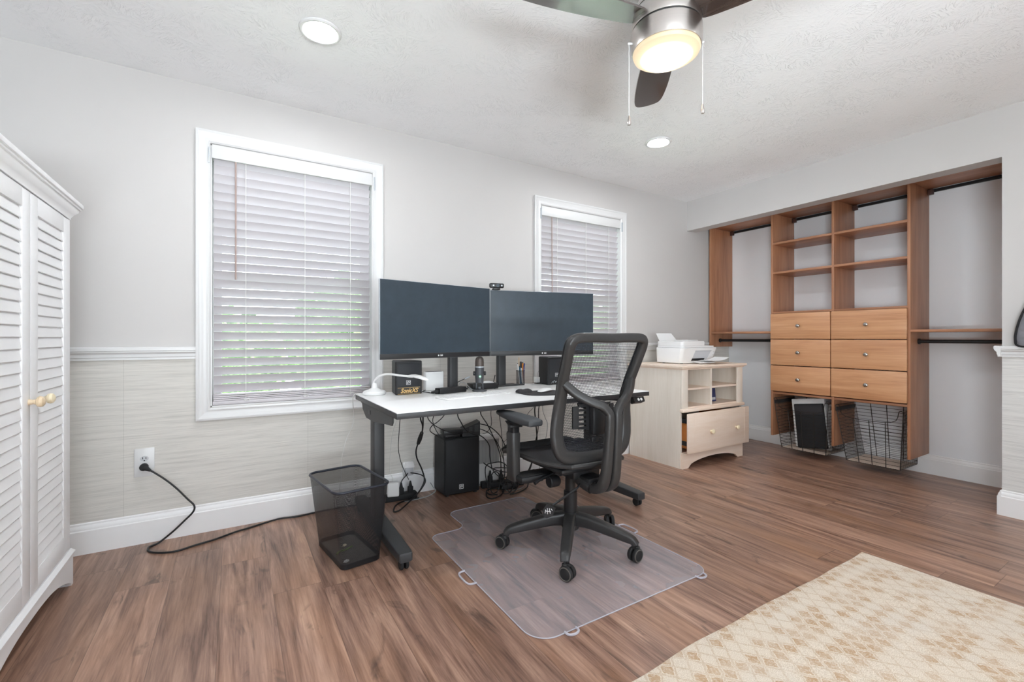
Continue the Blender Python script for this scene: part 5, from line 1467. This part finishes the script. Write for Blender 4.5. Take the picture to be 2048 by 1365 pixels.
mb = MB(); mb.tube(smooth_path([(-.045, -.012, .003), (-.02, .004, .004), (.01, .0, .004), (.05, .016, .003)], 5), [.0030] * 16, 6); mb.build('stem', MT['leaf_scrap'], t)

# ------------------------------------------------------------------ office chair
def office_chair():
    t = thing('office_chair', 'black mesh back office chair with armrests on the clear mat', 'office chair', (1.463, 1.816, .004), 0)
    K = MT['chair_black']
    # five-star base
    mb = MB(); mb.lathe([(.001, .085), (.040, .085), (.048, .10), (.048, .155), (.042, .172), (.001, .172)], 28)
    mb.build('hub', K, t)
    angs = (156, 227, 299, 12, 84)
    for a in angs:
        d = Vector((math.cos(R(a)), math.sin(R(a)), 0))
        path = [d * .030 + Vector((0, 0, .138)), d * .10 + Vector((0, 0, .136)), d * .20 + Vector((0, 0, .118)), d * .285 + Vector((0, 0, .100)), d * .318 + Vector((0, 0, .090)), d * .333 + Vector((0, 0, .072))]
        P = smooth_path(path, 4); n = len(P)
        sc = []
        for i in range(n):
            f = i / (n - 1.0)
            sc.append((1.25 - .42 * f, 1.35 - .75 * min(1, f * 1.15)))
        mb = MB(); mb.sweep(P, rrect(.048, .050, .012, 3), scale=sc); mb.build('star_leg', K, t)
    wheel0 = None
    for i, a in enumerate(angs):
        d = Vector((math.cos(R(a)), math.sin(R(a)), 0)); c = d * .338
        sw = R((25, 200, 95, 150, 60)[i])
        M_ = Matrix.Translation((c.x, c.y, 0)) @ Matrix.Rotation(sw, 4, 'Z')
        mb = MB(); mb.cyl(.0065, .050, .082, n=12, M=M_)
        mb.lathe([(.001, .067), (.012, .067), (.014, .063), (.014, .052), (.001, .052)], 16, M=M_)
        rings = []
        for k in range(9):
            b = R(-10 + 125 * k / 8.0)
            rings.append([(x_, .014 + (.033 + e) * -math.cos(b), .033 + (.033 + e) * math.sin(b)) for (x_, e) in ((-.0045, -.004), (.0045, -.004), (.0045, .0025), (-.0045, .0025))])
        mb.loft(rings, M=M_)
        cst = mb.build('caster', K, t)
        for s in (-1, 1):
            mb = MB(); mb.lathe([(.001, s * .0055), (.0290, s * .0055), (.0325, s * .008), (.0325, s * .019), (.0295, s * .0225)], 28, (0, .014, .0330), 'x', M=M_)
            w = mb.build('wheel', MT['rubber'], cst)
            mb = MB(); mb.lathe([(.0295, s * .0222), (.0298, s * .0236), (.0262, s * .0246), (.0255, s * .0236)], 28, (0, .014, .0330), 'x', M=M_)
            mb.build('wheel_ring', MT['wheel_rim'], cst)
            mb = MB(); mb.lathe([(.0256, s * .0235), (.020, s * .0246), (.001, s * .0248)], 28, (0, .014, .0330), 'x', M=M_); mb.build('wheel_cap', MT['rubber'], cst)
    mb = MB(); mb.lathe([(.001, .16), (.034, .165), (.034, .275), (.030, .278), (.0265, .278), (.0265, .39), (.001, .39)], 28); mb.build('gas_lift', MT['black'], t)
    # mechanism and seat pan
    mb = MB(); mb.box(-.085, .085, -.13, .10, .372, .425, .012); mb.box(-.05, .05, -.20, -.10, .345, .395, .012); mb.box(-.30, .30, -.01, .09, .360, .388, .008)
    mb.build('mechanism', MT['black'], t)
    mb = MB(); mb.tube([(-.10, -.02, .392), (-.205, -.03, .375), (-.245, -.035, .362)], [.006, .006, .009], 8); mb.build('height_lever', MT['black'], t)
    mb = MB(); mb.lathe([(.001, -.03), (.024, -.03), (.027, -.026), (.027, .02), (.022, .028), (.001, .028)], 16, (-.14, -.045, .358), 'x', M=None); mb.build('tension_knob', MT['black'], t)
    mb = MB(); mb.box(-.17, .17, -.15, .20, .412, .440, .012); mb.build('seat_pan', MT['black'], t)
    # woven seat: dished, sides turned up, front rolled down
    nx, ny = 22, 20; v = []; f = []
    def sz(x, y):
        z = .462 + .016 * abs(x / .25) ** 3
        if y > .19: z -= .9 * (y - .19) ** 1.55
        if y < -.12: z += .10 * (-.12 - y)
        return z
    def hw(y): return .242 - .085 * max(0, (.02 - y) / .22) ** 1.5 - .02 * max(0, (y - .20) / .11) ** 2
    for top in (1, 0):
        for j in range(ny + 1):
            y = -.205 + .505 * j / ny
            for i in range(nx + 1):
                x = (-1 + 2 * i / nx) * hw(y)
                v.append((x, y, sz(x, y) - (0 if top else .014)))
    w = nx + 1; off = w * (ny + 1)
    for j in range(ny):
        for i in range(nx):
            a = j * w + i; f.append((a, a + 1, a + w + 1, a + w)); f.append((off + a, off + a + w, off + a + w + 1, off + a + 1))
    bd = [i for i in range(w)] + [j * w + nx for j in range(1, ny + 1)] + [ny * w + i for i in range(nx - 1, -1, -1)] + [j * w for j in range(ny - 1, 0, -1)]
    for k in range(len(bd)):
        a, b = bd[k], bd[(k + 1) % len(bd)]; f.append((a, b, off + b, off + a))
    mb = MB(); mb.add(v, f); mb.build('seat', MT['seat'], t)
    mb = MB()
    side = lambda s: [Vector((s * (hw(y) + .002), y, sz(s * hw(y), y) - .008)) for y in [(-.205 + .46 * k / 12) for k in range(13)]]
    L_, Rr = side(-1), side(1)
    mb.tube(L_[::-1] + smooth_path([L_[0], Vector((-.08, -.216, .466)), Vector((.08, -.216, .466)), Rr[0]], 4)[1:-1] + Rr, .0115, 8)
    mb.build('seat_frame', K, t)
    mb = MB()
    rings = []
    for k in range(13):
        a = -1 + k / 6.0; e = (1 - abs(a) ** 6) ** .5 if abs(a) < 1 else .15
        rings.append([(a * .238, .275 + q[0] * .058 * max(e, .3), .446 + q[1] * .034 * max(e, .3) + .010 * abs(a) ** 3) for q in [(math.cos(u * PI / 7), math.sin(u * PI / 7)) for u in range(14)]])
    mb.loft(rings); mb.build('seat_front_roll', MT['foam'], t)
    # back: outline in x, with depth as a function of height
    def yb(z):
        pts = [(.36, -.245), (.47, -.188), (.52, -.174), (.615, -.167), (.70, -.172), (.78, -.186), (.86, -.212), (.94, -.246), (1.02, -.279), (1.08, -.302)]
        for (z0, y0), (z1, y1) in zip(pts, pts[1:]):
            if z <= z1: 
                k = (z - z0) / (z1 - z0); return y0 + (y1 - y0) * k
        return pts[-1][1]
    half = [(0, 1.054), (.12, 1.056), (.196, 1.052), (.222, 1.026), (.219, .95), (.211, .86), (.204, .78), (.209, .70), (.215, .63), (.209, .565), (.180, .515), (.095, .492), (0, .488)]
    loop = half + [(-x, z) for x, z in half[-2:0:-1]]
    P = [Vector((p.x, yb(p.z), p.z)) for p in smooth_path([Vector((x, 0, z)) for x, z in loop], 5, True)]
    fsc = [(1.0 + .45 * min(1, max(0, (.92 - p.z) / .30)), 1.0) for p in P]
    mb = MB(); mb.sweep(P, rrect(.044, .034, .012, 3), up=(0, -1, 0), scale=fsc, closed=True); mb.build('back_frame', K, t)
    # thin front trim loop that carries the weave
    mb = MB(); mb.sweep([p + Vector((0, .023, 0)) for p in P], rrect(.036, .010, .004, 2), up=(0, -1, 0), closed=True); mb.build('weave_frame', MT['black'], t)
    # woven back sheet
    def halfw(z):
        best = .0
        for (x0, z0), (x1, z1) in zip(half, half[1:]):
            if min(z0, z1) - 1e-6 <= z <= max(z0, z1) + 1e-6 and abs(z1 - z0) > 1e-6:
                best = max(best, x0 + (x1 - x0) * (z - z0) / (z1 - z0))
        return best
    v = []; f = []; nz, nx = 30, 14
    for j in range(nz + 1):
        z = .497 + (1.048 - .497) * j / nz; h_ = halfw(z)
        for i in range(nx + 1):
            x = (-1 + 2 * i / nx) * h_
            v.append((x, yb(z) + .022 - .010 * (1 - (x / max(h_, .01)) ** 2), z))
    for j in range(nz):
        for i in range(nx):
            a = j * (nx + 1) + i; f.append((a, a + 1, a + nx + 2, a + nx + 1))
    mb = MB(); mb.add(v, f); mb.build('back_weave', MT['back_mesh'], t)
    # Y-shaped spine: two strands that run down side by side and fork to the frame
    for s in (-1, 1):
        path = [(s * .208, yb(.850) - .006, .850), (s * .165, -.245, .805), (s * .108, -.275, .770), (s * .055, -.296, .747), (s * .0265, -.306, .716), (s * .0235, -.310, .69), (s * .024, -.306, .60), (s * .027, -.298, .50), (s * .030, -.285, .42), (s * .031, -.262, .372), (s * .032, -.215, .352), (s * .032, -.14, .360), (s * .03, -.06, .385)]
        P2 = smooth_path(path, 5); n = len(P2)
        sc = []
        for i in range(n):
            f_ = i / (n - 1.0)
            sc.append((1.0 + .35 * min(1, max(0, (f_ - .45) / .3)), 1.0 + .3 * min(1, max(0, (f_ - .5) / .3))))
        mb = MB(); mb.sweep(P2, rrect(.040, .034, .011, 3), up=(0, -1, .001), scale=sc); mb.build('spine_strand', K, t)
    # adjustable lumbar pad with slots
    mb = MB()
    def bent(x0, x1, z0, z1):
        nseg = 6
        rings = []
        for k in range(nseg + 1):
            x = x0 + (x1 - x0) * k / nseg
            y = -.190 + 1.0 * x * x
            rings.append([(x, y - .004, z0), (x, y + .004, z0), (x, y + .004, z1), (x, y - .004, z1)])
        mb.loft(rings)
    for s in (-1, 1):
        bent(s * .128, s * .098, .632, .735); bent(s * .060, s * .010, .622, .745)
        for k in range(6): bent(s * .10, s * .058, .628 + k * .0208, .628 + k * .0208 + (.009 if 0 < k < 5 else .012))
    mb.build('lumbar_pad', MT['black'], t)
    mb = MB(); mb.box(-.045, .045, -.225, -.19, .60, .755, .012); mb.box(-.06, -.02, -.235, -.22, .575, .598, .004); mb.build('lumbar_slider', MT['black'], t)
    # armrests
    for s in (-1, 1):
        xo = s * .292
        mb = MB()
        rings = []
        for (yy, w, z0, z1) in ((-.098, .050, .652, .668), (-.090, .078, .645, .674), (-.03, .090, .643, .678), (.10, .088, .645, .678), (.20, .074, .650, .678), (.250, .056, .655, .676), (.262, .030, .660, .672)):
            rings.append([(xo + s * -.02 * (yy < 5) + p[0] + .030 * (yy - .05) * 1.0, yy, p[1] + (z0 + z1) / 2) for p in rrect(w, z1 - z0, min(.010, (z1 - z0) * .45), 3)])
        mb.loft(rings); arm = mb.build('armrest', MT['arm_pad'], t)
        mb = MB(); mb.loft([[(xo + p[0], .080 + p[1], z) for p in rrect(w, d, .010, 3)] for (z, w, d) in ((.644, .060, .080), (.625, .042, .056), (.52, .040, .054))]); mb.build('inner_post', MT['black'], arm)
        mb = MB(); mb.loft([[(xo + p[0] + dx, .082 + p[1], z) for p in rrect(w, d, .012, 3)] for (z, w, d, dx) in ((.592, .046, .062, 0), (.584, .050, .066, 0), (.48, .046, .066, 0), (.40, .044, .072, 0), (.360, .042, .076, -s * .004), (.352, .036, .066, -s * .006))]); mb.build('arm_post', K, arm)
        mb = MB(); mb.loft([[(x, .040 + p[0], .372 + p[1]) for p in rrect(d, h, .01, 3)] for (x, d, h) in ((xo, .080, .036), (xo - s * .04, .085, .040), (xo - s * .12, .09, .040))]); mb.build('arm_bracket', K, arm)
        mb = MB(); mb.box(xo - s * .0 - .035, xo + .035, .05, .075, .618, .630, .003); mb.build('arm_button', MT['black'], arm)
    # hang tag on the lever side
    M_ = Matrix.Translation((-.207, -.095, .243)) @ Matrix.Rotation(R(-35), 4, 'Z') @ Matrix.Rotation(R(28), 4, 'Y')
    mb = MB(); mb.tube(smooth_path([(-.04, -.13, .362), (-.085, -.158, .350), (-.115, -.150, .330), (-.155, -.126, .298), (-.190, -.106, .270)], 4), .0055, 6); mb.build('tag_strap', MT['black'], t)
    mb = MB(); mb.prism([(-.022, .030), (.022, .030), (.026, -.01), (.010, -.034), (-.014, -.034), (-.026, -.008)], 'y', -.003, .003, M=M_); tg = mb.build('hang_tag', MT['black'], t)
    mb = MB()
    for (x0, z0, x1, z1) in ((-.012, .010, .002, -.014), (-.004, .014, .012, -.006), (-.013, -.006, .010, .004), (.004, .016, .014, .012), (-.016, .000, -.010, -.016)):
        mb.tube([Vector((x0, -.0035, z0)), Vector((x1, -.0035, z1))], .0015, 5, M=M_)
    mb.build('tag_print', MT['logo_white'], tg)
office_chair()

# ------------------------------------------------------------------ quilted garment by the right edge
def garment():
    t = thing('quilted_jacket', 'grey quilted garment with black edging at the far right wall', 'jacket', (3.86, .52, 1.0))
    # silhouette in y-z, puffed in x with horizontal quilting
    sil = [(1.012, .190), (1.05, .200), (1.10, .196), (1.15, .186), (1.20, .172), (1.26, .150), (1.32, .125), (1.38, .10), (1.42, .07)]
    rings = []; nz = 60
    for k in range(nz + 1):
        z = 1.012 + .408 * k / nz
        for (z0, w0), (z1, w1) in zip(sil, sil[1:]):
            if z <= z1 + 1e-6: w = w0 + (w1 - w0) * (z - z0) / (z1 - z0); break
        q = abs(math.sin(PI * (z - 1.012) / .042)) ** .5
        dpt = .020 + .012 * q
        rings.append([(3.875 + dpt * math.sin(a) * -1 if math.sin(a) > 0 else 3.875 - .006 * math.sin(a), .515 + w * math.cos(a), z) for a in [2 * PI * i / 28 for i in range(28)]])
    mb = MB(); mb.loft(rings); mb.build('quilted_body', MT['quilt'], t, world=True, ang=60)
    path = [Vector((3.872, .515 + w + .002, z)) for z, w in sil]
    mb = MB(); mb.tube(smooth_path([Vector((3.862, .40, 1.012)), Vector((3.866, .62, 1.010)), Vector((3.872, .704, 1.012))] + path[1:], 4), .006, 8); mb.build('edging', MT['foam'], t, world=True)
    mb = MB(); mb.tube(smooth_path([Vector((3.88, .515, 1.42)), Vector((3.885, .515, 1.46)), Vector((3.905, .515, 1.475))], 4), .004, 6); mb.build('hanging_strap', MT['foam'], t, world=True)
garment()
t = thing('wall_hook', 'small metal hook holding the grey quilted garment on the wall', 'hook', (XR, .515, 1.475))
mb = MB(); mb.box(-.005, -.0005, -.012, .012, -.02, .03, .001); mb.build('plate', MT['nickel'], t)
mb = MB(); mb.tube(smooth_path([(-.004, 0, .0), (-.022, 0, -.006), (-.030, 0, .008)], 4), .003, 6); mb.build('hook', MT['nickel'], t)

# ------------------------------------------------------------------ light, sky, camera
w = bpy.data.worlds.new('sky'); SC.world = w; w.use_nodes = True
wt = w.node_tree; bg = wt.nodes['Background']
tc_ = wt.nodes.new('ShaderNodeTexCoord'); sp_ = wt.nodes.new('ShaderNodeSeparateXYZ'); cr_ = wt.nodes.new('ShaderNodeValToRGB')
wt.links.new(tc_.outputs['Generated'], sp_.inputs[0]); wt.links.new(sp_.outputs[2], cr_.inputs[0])
cr_.color_ramp.elements[0].color = (.95, .97, 1, 1); cr_.color_ramp.elements[1].color = (.55, .72, 1, 1)
wt.links.new(cr_.outputs[0], bg.inputs[0]); bg.inputs[1].default_value = 5.2

def window_light(name, loc, rot, sx, sy, power, col=(.86, .93, 1.0)):  # area lamps added outside the unseen windows to brighten room and ceiling
    l = bpy.data.lights.new(name, 'AREA'); l.shape = 'RECTANGLE'; l.size = sx; l.size_y = sy; l.energy = power; l.color = col
    o = bpy.data.objects.new(name, l); o.location = loc; o.rotation_euler = rot; COL.objects.link(o)
    return o
window_light('fill_rear', ((RW[0] + RW[1]) / 2, YR - .35, (RW[2] + RW[3]) / 2 + .1), (R(90), 0, 0), RW[1] - RW[0], RW[3] - RW[2], 18, (.94, .97, 1.0))
# added lamp below the unseen rear window, aimed up to brighten the ceiling
window_light('ceiling_fill_rear', ((RW[0] + RW[1]) / 2, YR - .75, .35), (R(138), 0, 0), 2.6, 1.1, 470, (.88, .94, 1.0))
window_light('fill_left', (XL - .35, (LW[0] + LW[1]) / 2, (LW[2] + LW[3]) / 2 + .1), (R(90), 0, R(-90)), LW[1] - LW[0], LW[3] - LW[2], 8, (.94, .97, 1.0))
window_light('ceiling_fill_left', (XL - .80, (LW[0] + LW[1]) / 2, .35), (R(135), 0, R(-90)), 1.8, 1.1, 470, (.88, .94, 1.0))  # added lamp aimed up through the unseen left window at the ceiling
sun = bpy.data.lights.new('sun', 'SUN'); sun.energy = 40; sun.angle = R(1); sun.color = (1, .95, .86)
so = bpy.data.objects.new('sun', sun); COL.objects.link(so)
so.rotation_euler = Vector((-.8, -.25, -.75)).to_track_quat('-Z', 'Y').to_euler()

cam = bpy.data.cameras.new('camera'); co = bpy.data.objects.new('camera', cam); COL.objects.link(co)
F_PX = 906.5
cam.sensor_fit = 'HORIZONTAL'; cam.sensor_width = 36.0; cam.lens = 36.0 * F_PX / 2048
cam.shift_y = (676.13 - 1365 / 2) / 2048
cam.clip_start = .02; cam.clip_end = 200
co.location = (0, 0, 1.059); co.rotation_euler = (R(90), 0, -.55)
SC.camera = co

SC.view_settings.view_transform = 'Standard'
SC.view_settings.look = 'None'
SC.view_settings.gamma = 1.0
SC.view_settings.use_curve_mapping = False
SC.view_settings.exposure = 0.17
SC.cycles.use_denoising = True
SC.cycles.max_bounces = 10
SC.cycles.diffuse_bounces = 5
SC.cycles.glossy_bounces = 4
SC.cycles.transmission_bounces = 6
SC.cycles.transparent_max_bounces = 16
SC.cycles.sample_clamp_indirect = 8
SC.cycles.caustics_reflective = False
SC.cycles.caustics_refractive = False
